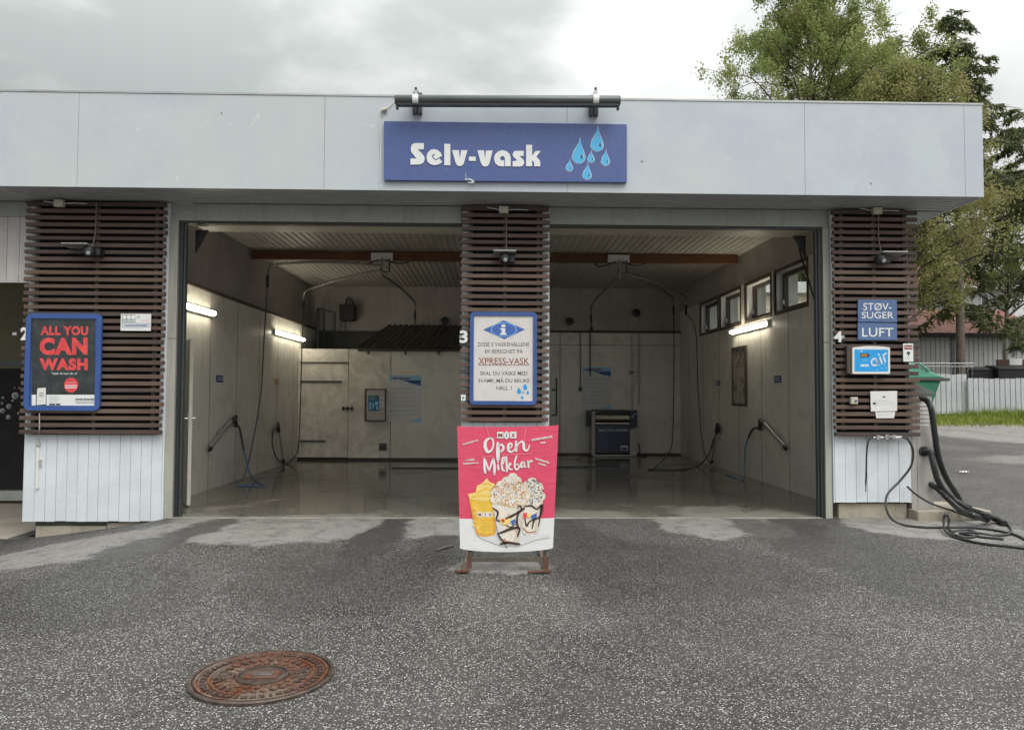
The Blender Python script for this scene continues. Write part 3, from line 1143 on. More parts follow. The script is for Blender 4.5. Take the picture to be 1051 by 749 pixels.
def drop(mb, tx, ty, cx, cy, r, Y, mat, mat2=None, grow=0.0):
    """tear drop: tip, round bottom"""
    pts = []
    r += grow
    for k in range(17):
        a = math.pi * (0.03 + 0.94 * k / 16)
        pts.append((cx + r * math.cos(a), cy + r * 1.04 * math.sin(a)))
    d = (cx - tx, cy - ty)
    pts += [(cx - r * 0.78 + (0.12 * -d[0]), cy - r * 0.75), (tx + (cx - r * 0.30 - tx) * 0.35, ty + (cy - r - ty) * 0.42), (tx, ty - grow * 2),
            (tx + (cx + r * 0.62 - tx) * 0.42, ty + (cy - r - ty) * 0.55), (cx + r * 0.80, cy - r * 0.62)]
    mb.pp(pts, Y, mat)


def fakelines(mb, x0, y0, x1, y1, n, Y, mat, w=0.6, ragged=0.4):
    """rows of print too small to read"""
    for i in range(n):
        yy = y0 + (y1 - y0) * (i + 0.5) / n
        xx = x0
        xe = x1 - random.random() * ragged * (x1 - x0)
        while xx < xe:
            l = random.uniform(0.05, 0.16) * (x1 - x0)
            mb.prect(xx, yy - w / 2, min(xx + l, xe), yy + w / 2, Y, mat)
            xx += l + 0.02 * (x1 - x0)


# ------------------------------------------------------------------ big blue sign on the fascia
YS = YF - 0.05
cx = atY(519, 188, YS)
t = thing('shop_sign', 'long blue sign with white lettering and pale blue water drops on the grey fascia', 'sign', (cx.x, YS, cx.z))
p = MB()
cor = [atY(x, y, YS) for x, y in ((394, 124.3), (643.5, 127.5), (643.5, 187.3), (394, 185))]
p.prism(cor, (0, 0.045, 0), MA['blue'])
p.build('panel', t, bevel=0.004)
sx = lambda a, o, s: [(o[0] + x / s, o[1] + y / s) for x, y in a]
G1, G2 = (415, 140), (485, 140)
glyph = [(G1, [(125, 96), (160, 92), (262, 92), (262, 175), (180, 178), (235, 228), (268, 275), (275, 310), (255, 358), (210, 380), (82, 382), (82, 300), (165, 300), (95, 215), (86, 165), (98, 120)]),
         (G1, [(510, 262), (490, 222), (452, 187), (400, 173), (350, 185), (312, 225), (298, 282), (312, 340), (350, 376), (400, 390), (455, 382), (510, 350), (476, 298), (425, 326), (386, 300), (372, 270), (384, 248), (412, 238), (416, 250), (392, 262), (396, 290), (425, 312)]),
         (G1, [(538, 102), (620, 104), (620, 392), (538, 390)]),
         (G1, [(643, 187), (735, 188), (748, 300), (765, 188), (850, 189), (800, 370), (778, 396), (745, 403), (712, 392), (692, 358)]),
         (G1, [(870, 275), (962, 276), (962, 332), (870, 331)]),
         (G2, [(65, 190), (155, 190), (168, 300), (182, 193), (272, 192), (225, 372), (202, 402), (170, 409), (137, 399), (114, 365)]),
         (G2, [(427, 405), (400, 407), (345, 398), (305, 362), (290, 300), (302, 250), (342, 205), (400, 188), (460, 202), (500, 240), (515, 290), (515, 403), (438, 404), (436, 300), (428, 276), (402, 266), (378, 278), (370, 298), (378, 318), (402, 329), (427, 318)]),
         (G2, [(690, 198), (688, 265), (630, 268), (668, 298), (692, 325), (697, 362), (672, 400), (640, 408), (540, 408), (540, 338), (605, 326), (548, 275), (540, 238), (562, 202), (600, 196)]),
         (G2, [(722, 115), (803, 116), (803, 262), (850, 199), (918, 198), (860, 277), (902, 318), (914, 350), (912, 405), (832, 405), (826, 345), (803, 326), (803, 405), (722, 404)])]
p = MB()
for o, a in glyph:
    p.prism([atY(x, y, YS - 0.009) for x, y in sx(a, o, 13.1375)], (0, 0.008, 0), INK['white'])
p.build('lettering', t)
dd = ((230, 200, 215, 418, 76), (440, 62, 430, 278, 74), (112, 455, 107, 548, 38), (362, 350, 358, 448, 38), (533, 335, 526, 472, 49), (320, 490, 313, 632, 50))
s_ = 11.35
for tx, ty, cx_, cy_, r_ in dd:
    p = MB()
    a = (575 + tx / s_, 124 + ty / s_, 575 + cx_ / s_, 124 + cy_ / s_, r_ / s_)
    drop(p, *a, YS - 0.002, INK['white'], grow=0.45)
    drop(p, *a, YS - 0.004, INK['drop'])
    hx_, hy_, hr = a[2] + a[4] * 0.45, a[3] + a[4] * 0.05, a[4]
    p.pp([(hx_, hy_ - hr * 0.42), (hx_ + hr * 0.2, hy_ + hr * 0.05), (hx_ + hr * 0.05, hy_ + hr * 0.3), (hx_ - hr * 0.15, hy_ + hr * 0.1)], YS - 0.006, INK['navy'])
    p.pp([(hx_ + hr * 0.16, hy_ - hr * 0.35), (hx_ + hr * 0.36, hy_ - hr * 0.05), (hx_ + hr * 0.24, hy_ + hr * 0.1)], YS - 0.006, INK['white'])
    p.build('water_drop', t)
p = MB()
p.pline([(477.5, 178), (478.5, 182), (477.5, 184.5), (482, 184), (486, 186.5), (483, 187.5), (480, 187)], [0.5, 0.6, 0.9, 1.6, 1.8, 1.2, 0.6], YS - 0.004, INK['ltgrey'])
p.build('torn_film', t)

# tubular sign lamp on two brackets
YLmp = YF - 0.22
a, c = atY(405.5, 102.8, YLmp), atY(636.5, 103.6, YLmp)
t = thing('sign_lamp', 'long dark grey tubular lamp on two clamps above the blue sign', 'lamp', (a.x, YLmp, a.z))
p = MB()
rad = 5.3 / 760 * 8.14
p.lathe(a, [(rad * 0.9, 0), (rad, 0.01), (rad, (c - a).length - 0.01), (rad * 0.9, (c - a).length)], MA['drkmetal'], 24, (c - a))
p.build('tube_housing', t, smooth=True)
p = MB()
p.bar(a + V(0.02, 0, -rad * 1.0), c + V(-0.02, 0, -rad * 1.0), 0.075, 0.02, MA['black'])
for q in (a + V(0.025, 0, -rad * 1.25), c + V(-0.025, 0, -rad * 1.25)):
    p.box(q.x - 0.012, q.x + 0.012, q.y - 0.03, q.y + 0.03, q.z - 0.03, q.z + 0.02, MA['black'])
p.build('diffuser_rail', t)
for px, py in ((428.5, 112), (609, 114)):
    q = atY(px, py, YF - 0.03)
    p = MB()
    p.box(q.x - 0.052, q.x - 0.008, YF - 0.06, YF - 0.002, q.z - 0.06, ZT + 0.03, MA['drkmetal'])
    p.box(q.x + 0.008, q.x + 0.052, YF - 0.06, YF - 0.002, q.z - 0.06, ZT + 0.03, MA['drkmetal'])
    p.bar((q.x, YF - 0.03, ZT - 0.02), (q.x, YLmp + 0.02, ZT - 0.02), 0.05, 0.03, MA['drkmetal'])
    p.build('bracket', t)
    p = MB()
    zc_ = atY(px, 102.9, YLmp).z
    p.lathe((q.x - 0.032, YLmp, zc_), [(rad + 0.006, 0), (rad + 0.006, 0.064)], MA['whitepl'], 20, V(1, 0, 0))
    p.box(q.x - 0.015, q.x + 0.018, YLmp - 0.02, YLmp + 0.02, zc_ + rad, zc_ + rad + 0.05, MA['galv'])
    p.lathe((q.x, YLmp, zc_ + rad + 0.05), [(0.012, 0), (0.016, 0.012), (0.014, 0.035)], MA['dbrown'], 10)
    p.build('clamp', t)
p = MB()
cab = [(405, 104), (398, 111), (391.5, 113), (390, 118), (390, 140), (390.5, 160), (390, 180), (390.5, 194)]
p.tube(curve3([atY(x, y, YF - 0.012) for x, y in cab]), 0.005, MA['whitepl'], 6)
p.tube([atY(392, 113.5, YF - 0.03), atY(397, 112, YF - 0.03)], 0.022, MA['cream'], 10)
p.build('cable', t)

# ------------------------------------------------------------------ cameras with rain shields hanging before the slats
CAMS = ((92, 259, 61, 209, -1, 'black dome camera with rain shield on the slats above the all you can wash poster'),
        (518, 266, 517, 215.5, 0, 'black dome camera with rain shield on the slats above the wash hall notice'),
        (904, 267, 900, 216.5, 1, 'black dome camera with rain shield on the slats above the vacuum and air sign'))
JB = ('cream junction box under the soffit above the leftmost dome camera', 'cream junction box under the soffit above the centre dome camera',
      'cream junction box under the soffit above the rightmost dome camera')
for (cx_, cy_, jx, jy, sd_, lab), jl in zip(CAMS, JB):
    Y = -0.24
    c = atY(cx_, cy_, Y)
    t = thing('security_camera', lab, 'camera', c, 'cameras under the canopy')
    p = MB()
    p.obox(c + V(0.13 * sd_, -0.01, 0.075), V(0.15 if sd_ else 0.135, 0, 0.0), V(0, 0.09, -0.012), V(0, 0, 0.006), MA['galv'])
    p.build('rain_shield', t)
    p = MB()
    p.lathe(c + V(0, 0, -0.055), [(0.02, 0), (0.052, 0.012), (0.068, 0.04), (0.07, 0.07), (0.06, 0.11), (0.05, 0.122)], MA['black'], 20)
    p.box(c.x + 0.05 - 0.02, c.x + 0.12, c.y + 0.0, c.y + 0.1, c.z - 0.03, c.z + 0.05, MA['black'])
    p.build('housing', t, smooth=True)
    p = MB()
    dl_ = V(0.25 * -sd_ if sd_ < 0 else 0.1, -1, -0.25).normalized()
    p.lathe(c + V(0, 0, -0.005) + dl_ * 0.055, [(0.026, 0), (0.024, 0.012), (0.012, 0.020)], M('camera_lens_dome', (0.30, 0.30, 0.31), 0.08), 16, dl_)
    p.build('lens', t, smooth=True)
    p = MB()
    tp = V(c.x + 0.02, -0.16, ZS - 0.03)
    p.tube(curve3([c + V(0.02, 0.02, 0.07), c + V(0.022, 0.05, 0.16), V(tp.x, -0.16, c.z + 0.3), tp], 5), 0.007, M('brown_cable', (0.16, 0.12, 0.11), 0.5), 8)
    p.build('cable', t, smooth=True)
    j = atY(jx, jy, -0.2)
    t = thing('junction_box', jl, 'box', (j.x, j.y, j.z - 0.045), 'junction boxes under the canopy')
    p = MB()
    p.box(j.x - 0.055, j.x + 0.055, j.y - 0.03, j.y + 0.03, j.z - 0.042, j.z + 0.042, MA['cream'])
    p.build('housing', t, bevel=0.008)
    p = MB()
    p.tube(curve3([j + V(-0.05, 0, 0.0), j + V(-0.12, 0.02, 0.02), j + V(-0.2, 0.03, 0.035)], 4), 0.005, MA['whitepl'], 6)
    p.tube(curve3([j + V(0.05, 0, 0.0), j + V(0.15, 0.02, 0.012), j + V(0.3, 0.04, 0.012)], 4), 0.005, MA['whitepl'], 6)
    p.build('cable', t)

# ------------------------------------------------------------------ digits on the slats
for dg_, (x0, y0, x1, y1), nm in (('2', (21, 336, 29, 349), 'left pier beside the all you can wash poster'), ('3', (471.8, 339, 480, 352), 'middle pier beside the wash hall notice'),
                                  ('4', (856.5, 340, 864.5, 351), 'right pier beside the blue air panel')):
    p = MB()
    vs_, fs_ = glyphs(dg_, 0.03)
    n = len(vs_)
    for dy in (0.0, 0.02):
        p.add([atY(x0 + u * (x1 - x0), y1 + v * (y0 - y1), -0.165) + V(0, dy, 0) for u, v in vs_], fs_, INK['white'])
    p.box(*sorted((atY(x0 + 2, 0, -0.15).x, atY(x1 - 2, 0, -0.15).x)), -0.144, -0.136, atY(x0, (y0 + y1) / 2 + 1.5, -0.15).z, atY(x0, (y0 + y1) / 2 - 1.5, -0.15).z, INK['grey'])
    tag(p.build('bay_number', recalc=False), 'white numeral %s on the %s' % (dg_, nm), 'number')

# ------------------------------------------------------------------ left poster in a blue snap frame


def snapframe(t, x0, y0, x1, y1, Y, w, tilt=0.0):
    """x0.. in px; outer frame with rounded corners"""
    a, c = atY(x0, y0, Y), atY(x1, y1, Y)
    wm = w / 760 * (Y + 9.05)
    p = MB()
    p.box(a.x + wm * 0.5, c.x - wm * 0.5, Y + 0.006, Y + 0.02, c.z + wm * 0.5, a.z - wm * 0.5, MA['bluef'])
    p.build('backing', t)
    p = MB()
    r = wm * 1.1
    oo, ii = [], []
    for (qx, qz, a0) in ((c.x - r, a.z - r, 0), (a.x + r, a.z - r, 90), (a.x + r, c.z + r, 180), (c.x - r, c.z + r, 270)):
        for k in range(5):
            w_ = R(a0 + 22.5 * k)
            oo.append((qx + r * math.cos(w_), qz + r * math.sin(w_)))
    for (qx, qz) in oo:
        ii.append((min(max(qx, a.x + wm), c.x - wm), min(max(qz, c.z + wm), a.z - wm)))
    n = len(oo)
    vs_ = [(x, Y - 0.012, z) for x, z in oo] + [(x, Y - 0.012, z) for x, z in ii] + [(x, Y + 0.02, z) for x, z in oo] + [(x, Y + 0.004, z) for x, z in ii]
    fs_ = []
    for i in range(n):
        j = (i + 1) % n
        fs_ += [(i, j, n + j, n + i), (i, 2 * n + i, 2 * n + j, j), (n + i, n + j, 3 * n + j, 3 * n + i)]
    p.add(vs_, fs_, MA['bluef'])
    p.build('frame', t)


YP = -0.155
a = atY(65, 422, YP)
t = thing('poster_frame', 'black poster with red ALL YOU CAN WASH lettering in a blue frame on slats', 'poster', a)
snapframe(t, 27.5, 321.5, 102.5, 421.5, YP, 5.2)
p = MB()
L = lambda k: YP + 0.003 - 0.0008 * k
p.prect(32.5, 326.5, 97.5, 416.5, L(0), M('black_poster_film', (0.035, 0.04, 0.042), 0.25, 0, 0.5, 7, 0.35, 9))
p.prect(32.5, 405, 97.5, 416.5, L(1), INK['white'])
p.ptext('ALL YOU', 41.5, 334.5, 90.5, 344, L(1), INK['red'], 0.05, du=-0.2)
p.ptext('CAN', 40.5, 346.5, 90, 364.5, L(1), INK['red'], 0.06, du=0.3)
p.ptext('WASH', 40.5, 367.5, 90, 380, L(1), INK['red'], 0.06)
p.ptext('*vask så mye du vil', 53, 382, 79, 384.8, L(1), INK['white'], 0.01)
p.pcirc(73, 395, 7.2, 7.6, L(1), INK['red'])
fakelines(p, 68, 391.5, 78.5, 394.0, 1, L(2), INK['pinkl'], 0.8, 0.1)
fakelines(p, 66.8, 394.5, 79, 398.8, 2, L(2), INK['white'], 1.2, 0.05)
p.pp([(37.5, 397.5), (47.5, 396.5), (47.8, 416.0), (36.5, 417.0)], L(2), INK['black'])
p.pp([(38.3, 398.4), (47, 397.6), (47.2, 414.8), (37.4, 415.6)], L(3), INK['paper'])
fakelines(p, 40, 402.5, 45.5, 407.5, 3, L(4), INK['text'], 0.6, 0.3)
fakelines(p, 50.5, 406.5, 62, 413, 4, L(2), INK['grey'], 0.5, 0.3)
p.prect(50.5, 414, 56.5, 415.8, L(2), INK['text'])
p.prect(57.2, 414, 62, 415.8, L(2), INK['text'])
fakelines(p, 77.5, 408.5, 96.5, 411, 1, L(2), INK['text'], 1.6, 0.0)
fakelines(p, 77.5, 411.2, 96.5, 414.5, 2, L(2), INK['grey'], 1.0, 0.0)
p.build('printed_sheet', t, recalc=False)
p = MB()
p.tube(curve3([atY(61, 422, -0.15), atY(61.5, 432, -0.15), atY(61, 450, -0.15), atY(60.6, 453, -0.06)], 3), 0.004, MA['whitepl'], 6)
p = MB()
p.box(atY(38.6, 450, -0.06).x, atY(40.8, 450, -0.06).x, -0.075, -0.046, atY(39, 501, -0.06).z, atY(39, 457, -0.06).z, MA['whitepl'])
c = atY(39.7, 456, -0.06)
p.lathe(c + V(0, -0.005, 0), [(0.012, -0.03), (0.02, -0.02), (0.02, 0.0), (0.012, 0.02)], MA['galv'], 10)
p.tube([c + V(0, 0, 0.0), atY(40.5, 440, -0.145), atY(40.5, 424, -0.145)], 0.006, MA['grey'], 6)
p.box(c.x + 0.02, c.x + 0.036, -0.06, -0.044, c.z - 0.27, c.z - 0.18, MA['grey'])
tag(p.build('cable_duct'), 'slim white cable duct on the white boards under the all you can wash poster', 'cable duct')

# small white sign with three discs
a = atY(140, 339.5, YP)
t = thing('small_sign', 'small white and grey sign with three pale discs on the left brown slats', 'sign', a)
p = MB()
q0, q1 = atY(124, 322, YP), atY(154.5, 339.6, YP)
p.box(q0.x, q1.x, YP, YP + 0.015, q1.z, q0.z, INK['white'])
p.build('panel', t, bevel=0.002)
p = MB()
p.prect(124.6, 331, 154, 336.5, YP - 0.001, INK['ltgrey'])
p.prect(125, 322.6, 139, 330.8, YP - 0.001, INK['grey'])
for k in range(3):
    p.pcirc(127.6 + 4.6 * k, 325.4, 2.1, 2.2, YP - 0.002, INK['white'])
    fakelines(p, 126 + 4.5 * k, 328.5, 129.8 + 4.5 * k, 330, 1, YP - 0.002, INK['white'], 0.9, 0)
p.pcirc(142, 325.2, 1.9, 2, YP - 0.001, INK['ltgrey'])
fakelines(p, 144, 328, 153, 330, 1, YP - 0.001, INK['pinkl'], 0.7, 0.1)
fakelines(p, 129, 332.5, 152, 335.5, 1, YP - 0.002, INK['slate'], 1.1, 0.1)
p.build('printed_sheet', t, recalc=False)

# ------------------------------------------------------------------ notice on the middle pier
a = atY(516, 415, YP)
t = thing('notice_frame', 'white notice with a blue information diamond in a blue frame on middle pier', 'notice', a)
snapframe(t, 482.5, 320, 551, 415.5, YP, 4.0)
p = MB()
K = (478, 318, 7.487)
kx = lambda a_: [(K[0] + x / K[2], K[1] + y / K[2]) for x, y in a_]
p.prect(486, 323.6, 547.6, 412, L(0), M('notice_paper', (0.66, 0.62, 0.59), 0.5, 0, 0.08, 5))
p.pp(kx([(133, 153), (293, 80), (456, 151), (296, 226)]), L(1), INK['blue'])
q = kx([(293, 152)])[0]
p.pcirc(q[0], q[1], 13.2, 7.3, L(2), INK['ltblue'], 32)
p.pcirc(q[0], q[1], 12.5, 6.7, L(3), INK['blue'], 32)
p.pp(kx([(265, 140), (304, 140), (304, 180), (314, 180), (314, 192), (264, 192), (264, 180), (276, 180), (276, 152), (265, 152)]), L(4), INK['white'])
q = kx([(290, 122)])[0]
p.pcirc(q[0], q[1], 2.3, 1.5, L(4), INK['white'])
for txt, x0, y0, x1, y1, ink, bo in (('DISSE 2 VASKEHALLENE', 95, 250, 490, 280, 'text', 0.004), ('ER BEREGNET PÅ', 148, 296, 438, 333, 'text', 0.004),
                                     ('XPRESS-VASK', 97, 368, 488, 419, 'brown', 0.008), ('SKAL DU VASKE MED', 110, 472, 474, 502, 'text', 0.004),
                                     ('SVAMP, MÅ DU BRUKE', 96, 521, 490, 562, 'text', 0.004), ('HALL 1', 236, 584, 352, 615, 'text', 0.004)):
    (u0, v0), (u1, v1) = kx([(x0, y0), (x1, y1)])
    p.ptext(txt, u0, v0, u1, v1, L(1), INK[ink], bo)
p.prect(*kx([(97, 422)])[0], *kx([(488, 427)])[0], L(1), INK['brown'])
for tx, ty, cx_, cy_, r_ in ((405, 590, 410, 628, 17), (455, 562, 457, 598, 17), (476, 614, 477, 640, 10), (432, 652, 433, 676, 10), (440, 620, 441, 636, 7)):
    drop(p, *kx([(tx, ty)])[0], *kx([(cx_, cy_)])[0], r_ / K[2], L(1), INK['sky'])
p.build('printed_sheet', t, recalc=False)
a = atY(475.5, 408, -0.15)
p = MB()
p.box(a.x - 0.028, a.x + 0.028, -0.165, -0.136, a.z - 0.035, a.z + 0.035, INK['white'])
p.box(a.x - 0.012, a.x + 0.012, -0.168, -0.1655, a.z - 0.012, a.z + 0.008, INK['slate'])
tag(p.build('switch_box', bevel=0.004), 'small white switch box below the numeral 3 on the middle pier', 'switch')

# ------------------------------------------------------------------ right pier: signs, air panel, notice, socket
a = atY(900, 349, YP)
t = thing('service_sign', 'slate blue STØVSUGER LUFT sign in two plates on the right slats', 'sign', a)
for (y0, y1) in ((307.3, 330.5), (331.2, 349)):
    p = MB()
    q0, q1 = atY(880.5, y0, YP), atY(920.8, y1, YP)
    p.box(q0.x, q1.x, YP, YP + 0.014, q1.z, q0.z, INK['slate'])
    if y0 < 310:
        p.ptext('STØV-', 886, 311, 915, 318.5, YP - 0.001, INK['white'], 0.006)
        p.ptext('SUGER', 884.5, 320, 917, 326.8, YP - 0.001, INK['white'], 0.006)
    else:
        p.ptext('LUFT', 884.8, 336.5, 916.8, 345.5, YP - 0.001, INK['white'], 0.006)
    p.build('plate', t, recalc=False)

YA = -0.21
a = atY(893, 384, YA)
t = thing('air_machine', 'bright blue air machine panel with white border and lettering on right slats', 'air machine', a)
p = MB()
arch = [(875, 357.5)] + [(875 + 38.5 * k / 10, 356.6 - 1.6 * math.sin(math.pi * k / 10)) for k in range(11)] + [(913.5, 383), (912.5, 383.6), (876, 383.6), (875, 383)]
p.prism([atY(x, y, YA) for x, y in arch], (0, 0.07, 0), MA['whitepl'])
p.box(atY(868, 370, -0.15).x, atY(876, 370, -0.15).x, -0.19, -0.136, atY(870, 383, -0.15).z, atY(870, 355, -0.15).z, MA['dbrown'])
p.build('housing', t)
p = MB()
L2 = lambda k: YA - 0.001 - 0.0008 * k
p.prect(877, 358.6, 911.6, 381.3, L2(0), INK['sky'])
p.prect(883, 362.3, 891.2, 366.8, L2(1), INK['text'])
p.prect(883.8, 363.1, 890, 366, L2(2), INK['orangelcd'])
p.pp([(891.2, 362.6), (893.2, 364.6), (891.2, 366.6)], L2(1), INK['text'])
p.prect(883, 360, 885.2, 360.9, L2(1), INK['white'])
for k in range(4):
    p.prect(883.4 + 2.2 * k, 373.8, 885 + 2.2 * k, 376.2, L2(1), INK['white'])
fakelines(p, 884.5, 368.8, 891, 371, 1, L2(1), INK['ltblue'], 0.7, 0.1)
# hand-drawn a i r rising to the right
ux = lambda a_: [(865 + x / 8.325, 300 + y / 8.325) for x, y in a_]
p.pline(ux([(285, 575), (262, 568), (245, 590), (255, 620), (280, 622), (294, 600), (285, 575)]), 1.5, L2(1), INK['white'])
p.pline(ux([(280, 565), (298, 618)]), 1.5, L2(1), INK['white'])
p.pline(ux([(315, 550), (335, 608)]), 1.6, L2(1), INK['white'])
q = ux([(307, 530)])[0]
p.pcirc(q[0], q[1], 0.9, 0.9, L2(1), INK['white'])
p.pline(ux([(345, 535), (362, 592)]), 1.6, L2(1), INK['white'])
p.pline(ux([(349, 550), (355, 530), (372, 520)]), 1.5, L2(1), INK['white'])
for k, (x, y) in enumerate(((905, 378), (908, 373.5), (903, 375), (909.5, 377.5), (900.5, 379.3))):
    p.pcirc(x, y, 0.8, 0.8, L2(1), INK['ltblue'], 10)
p.build('front_panel', t, recalc=False)

a = atY(932, 371, YP)
p = MB()
q0, q1 = atY(927, 352.5, YP), atY(937.5, 371, YP)
p.box(q0.x, q1.x, YP, YP + 0.012, q1.z, q0.z, INK['white'])
p.prect(928.2, 354.2, 936.5, 358.6, YP - 0.001, INK['brown'])
fakelines(p, 929, 355.4, 936, 357.4, 1, YP - 0.002, INK['white'], 0.9, 0)
p.pcirc(932.4, 362.2, 1.9, 1.5, YP - 0.001, INK['text'])
p.prect(931.8, 363, 933, 365, YP - 0.001, INK['text'])
fakelines(p, 929.5, 366, 935.5, 369.5, 2, YP - 0.001, INK['ltgrey'], 0.6, 0.2)
tag(p.build('camera_notice', recalc=False), 'small white camera warning sign with dark red header on right slat ends', 'sign')

p = MB()
q = [atY(x, y, YP) for x, y in ((893.3, 401.5), (920.8, 401), (920.8, 421.5), (894, 422.2))]
p.prism(q, (0, 0.006, 0), INK['paper'])
q = [atY(x, y, YP + 0.008) for x, y in ((898, 421), (919.2, 421), (917.5, 429), (899.5, 429.2))]
p.prism(q, (0, 0.005, 0), INK['paper'])
fakelines(p, 895.5, 410, 919, 416, 3, YP - 0.001, INK['ltgrey'], 0.6, 0.2)
p.prect(906, 406.5, 908.5, 408, YP - 0.001, INK['text'])
p.prect(896, 413, 899, 415, YP - 0.001, INK['text'])
fakelines(p, 901, 424.5, 917, 426.5, 1, YP + 0.007, INK['ltgrey'], 0.5, 0.3)
tag(p.build('paper_notice', recalc=False), 'white paper notice taped to the slats below the blue air panel', 'notice')

a = atY(876.6, 411, -0.17)
t = thing('power_socket', 'cream wall socket on the slats left of the white paper notice', 'socket', a)
p = MB()
p.box(a.x - 0.042, a.x + 0.042, -0.185, -0.136, a.z - 0.042, a.z + 0.042, MA['cream'])
p.build('housing', t, bevel=0.006)
p = MB()
p.lathe(a + V(0.012, -0.016, -0.005), [(0.016, 0), (0.015, 0.008)], INK['slate'], 14, V(0, -1, 0))
p.build('outlet', t)

# ------------------------------------------------------------------ pink banner stand
YB_ = -2.75
t = thing('banner_stand', 'pink milkbar banner stretched on a low metal stand before the middle pier', 'banner', V(atZ(518, 580, 0).x, YB_ + 0.1, 0))
p = MB()
# cloth with a slack lower edge and slightly puckered sides
nx_, ny_ = 24, 30
va, fa = [], []
TL, TR, BL, BR = (469.3, 437), (573.2, 436), (472.2, 562.5), (567.6, 562.0)


def ban(u, v):
    x = (TL[0] + (TR[0] - TL[0]) * u) * (1 - v) + (BL[0] + (BR[0] - BL[0]) * u) * v
    y = (TL[1] + (TR[1] - TL[1]) * u) * (1 - v) + (BL[1] + (BR[1] - BL[1]) * u) * v
    y += v ** 6 * 4.0 * math.sin(math.pi * u) ** 0.6
    y -= -(1 - v) ** 8 * 1.4 * math.sin(math.pi * u) ** 0.5
    return x, y


pinkm = NT('pink_banner_cloth')
nb = pinkm.noise(2.2, 3, 0.5, dist=0.8)
nb2 = pinkm.noise(5, 4, 0.6, pinkm.vec((1, 1, 3)), 1.2)
pinkm.bump(pinkm.math('ADD', nb, pinkm.math('MULTIPLY', nb2, 0.4)), 0.35, 0.03)
pinkm = pinkm.fin(pinkm.mix(nb, (0.68, 0.058, 0.125), (0.72, 0.085, 0.16)), 0.42)
whitem = NT('white_banner_cloth')
nb = whitem.noise(2.2, 3, 0.5, dist=0.8)
whitem.bump(nb, 0.35, 0.03)
whitem = whitem.fin((0.74, 0.73, 0.73), 0.42)


def wavey(u, v):
    return 0.004 * math.sin(9 * u + 4 * v) * math.sin(3.1 * v)


vsp = 0.756
rows = [vsp * j / 22 for j in range(23)] + [vsp + (1 - vsp) * (j + 1) / 9 for j in range(9)]
for v in rows:
    for i in range(nx_ + 1):
        u = i / nx_
        va.append(atY(*ban(u, v), YB_ + 0.006))
W = nx_ + 1
for j in range(len(rows) - 1):
    p.add([], [], pinkm)
fp = [(j * W + i, j * W + i + 1, (j + 1) * W + i + 1, (j + 1) * W + i) for j in range(22) for i in range(nx_)]
fw = [(j * W + i, j * W + i + 1, (j + 1) * W + i + 1, (j + 1) * W + i) for j in range(22, len(rows) - 1) for i in range(nx_)]
o0 = len(p.v)
p.v += [tuple(q) for q in va]
for fs_, mt in ((fp, pinkm), (fw, whitem)):
    k = p.midx(mt)
    for f_ in fs_:
        p.f.append([i + o0 for i in f_])
        p.mi.append(k)
p.build('cloth', t, recalc=False)
p = MB()
B = lambda k: YB_ - 0.0005 * k
# logo blocks
lx = lambda a_: [(490 + x / 13.615, 435 + y / 13.615) for x, y in a_]
p.pp(lx([(275, 108), (365, 108), (365, 200), (275, 200)]), B(0), INK['white'])
p.pp(lx([(455, 108), (545, 108), (545, 200), (455, 200)]), B(0), INK['white'])
p.pp(lx([(372, 130), (408, 95), (445, 130), (445, 185), (408, 218), (372, 185)]), B(1), INK['white'])
for ch, x0, x1 in (('M', 290, 350), ('I', 402, 416), ('X', 475, 525)):
    (u0, v0), (u1, v1) = lx([(x0, 130), (x1, 182)])
    p.ptext(ch, u0, v0, u1, v1, B(2), INK['brown'] if ch != 'I' else INK['slate'], 0.06)


def br(pts, w, closed=False):
    q = lx(pts)
    ws = [x / 13.615 for x in w] if isinstance(w, (list, tuple)) else w / 13.615
    p.pline(q, ws, B(1), INK['white'], closed)


br([(175, 195), (120, 235), (108, 310), (140, 385), (190, 370), (222, 300), (215, 220), (180, 195)], [22, 38, 48, 44, 26, 22, 22, 22])
br([(285, 268), (286, 380), (288, 490)], [36, 54, 46])
br([(300, 310), (340, 288), (364, 325), (352, 365), (318, 388)], [20, 26, 34, 30, 20])
br([(420, 350), (470, 325), (484, 290), (462, 270), (432, 300), (432, 360), (462, 388), (500, 378), (526, 340)], [16, 18, 18, 24, 36, 38, 28, 20, 14])
br([(540, 245), (542, 310), (540, 372)], [30, 38, 36])
br([(545, 335), (580, 270), (625, 245), (646, 280), (652, 345), (685, 370), (712, 345), (728, 292)], [16, 18, 30, 38, 40, 30, 18, 12])
br([(97, 485), (98, 590), (110, 675)], [26, 36, 34])
br([(110, 500), (135, 580), (162, 645)], [22, 28, 24])
br([(166, 650), (195, 555), (222, 478)], [20, 26, 22])
br([(224, 480), (240, 600), (236, 698)], [24, 38, 34])
br([(289, 570), (290, 610), (298, 642)], [26, 28, 20])
q = lx([(287, 528)])[0]
p.pcirc(q[0], q[1], 1.0, 1.0, B(1), INK['white'], 12)
br([(335, 600), (372, 520), (376, 465), (352, 480), (342, 560), (350, 635), (385, 655)], [14, 16, 18, 26, 30, 28, 16])
br([(402, 455), (408, 560), (414, 660)], [24, 30, 26])
br([(420, 595), (458, 545), (465, 565), (432, 595), (455, 628), (492, 632)], [14, 20, 16, 22, 28, 14])
br([(548, 445), (524, 520), (522, 600), (550, 636), (582, 600), (565, 560), (530, 580)], [20, 26, 28, 24, 22, 16, 12])
br([(650, 528), (615, 545), (612, 598), (645, 590), (658, 525), (660, 590), (690, 598)], [16, 26, 28, 18, 20, 24, 14])
br([(705, 510), (712, 560), (718, 606)], [18, 28, 22])
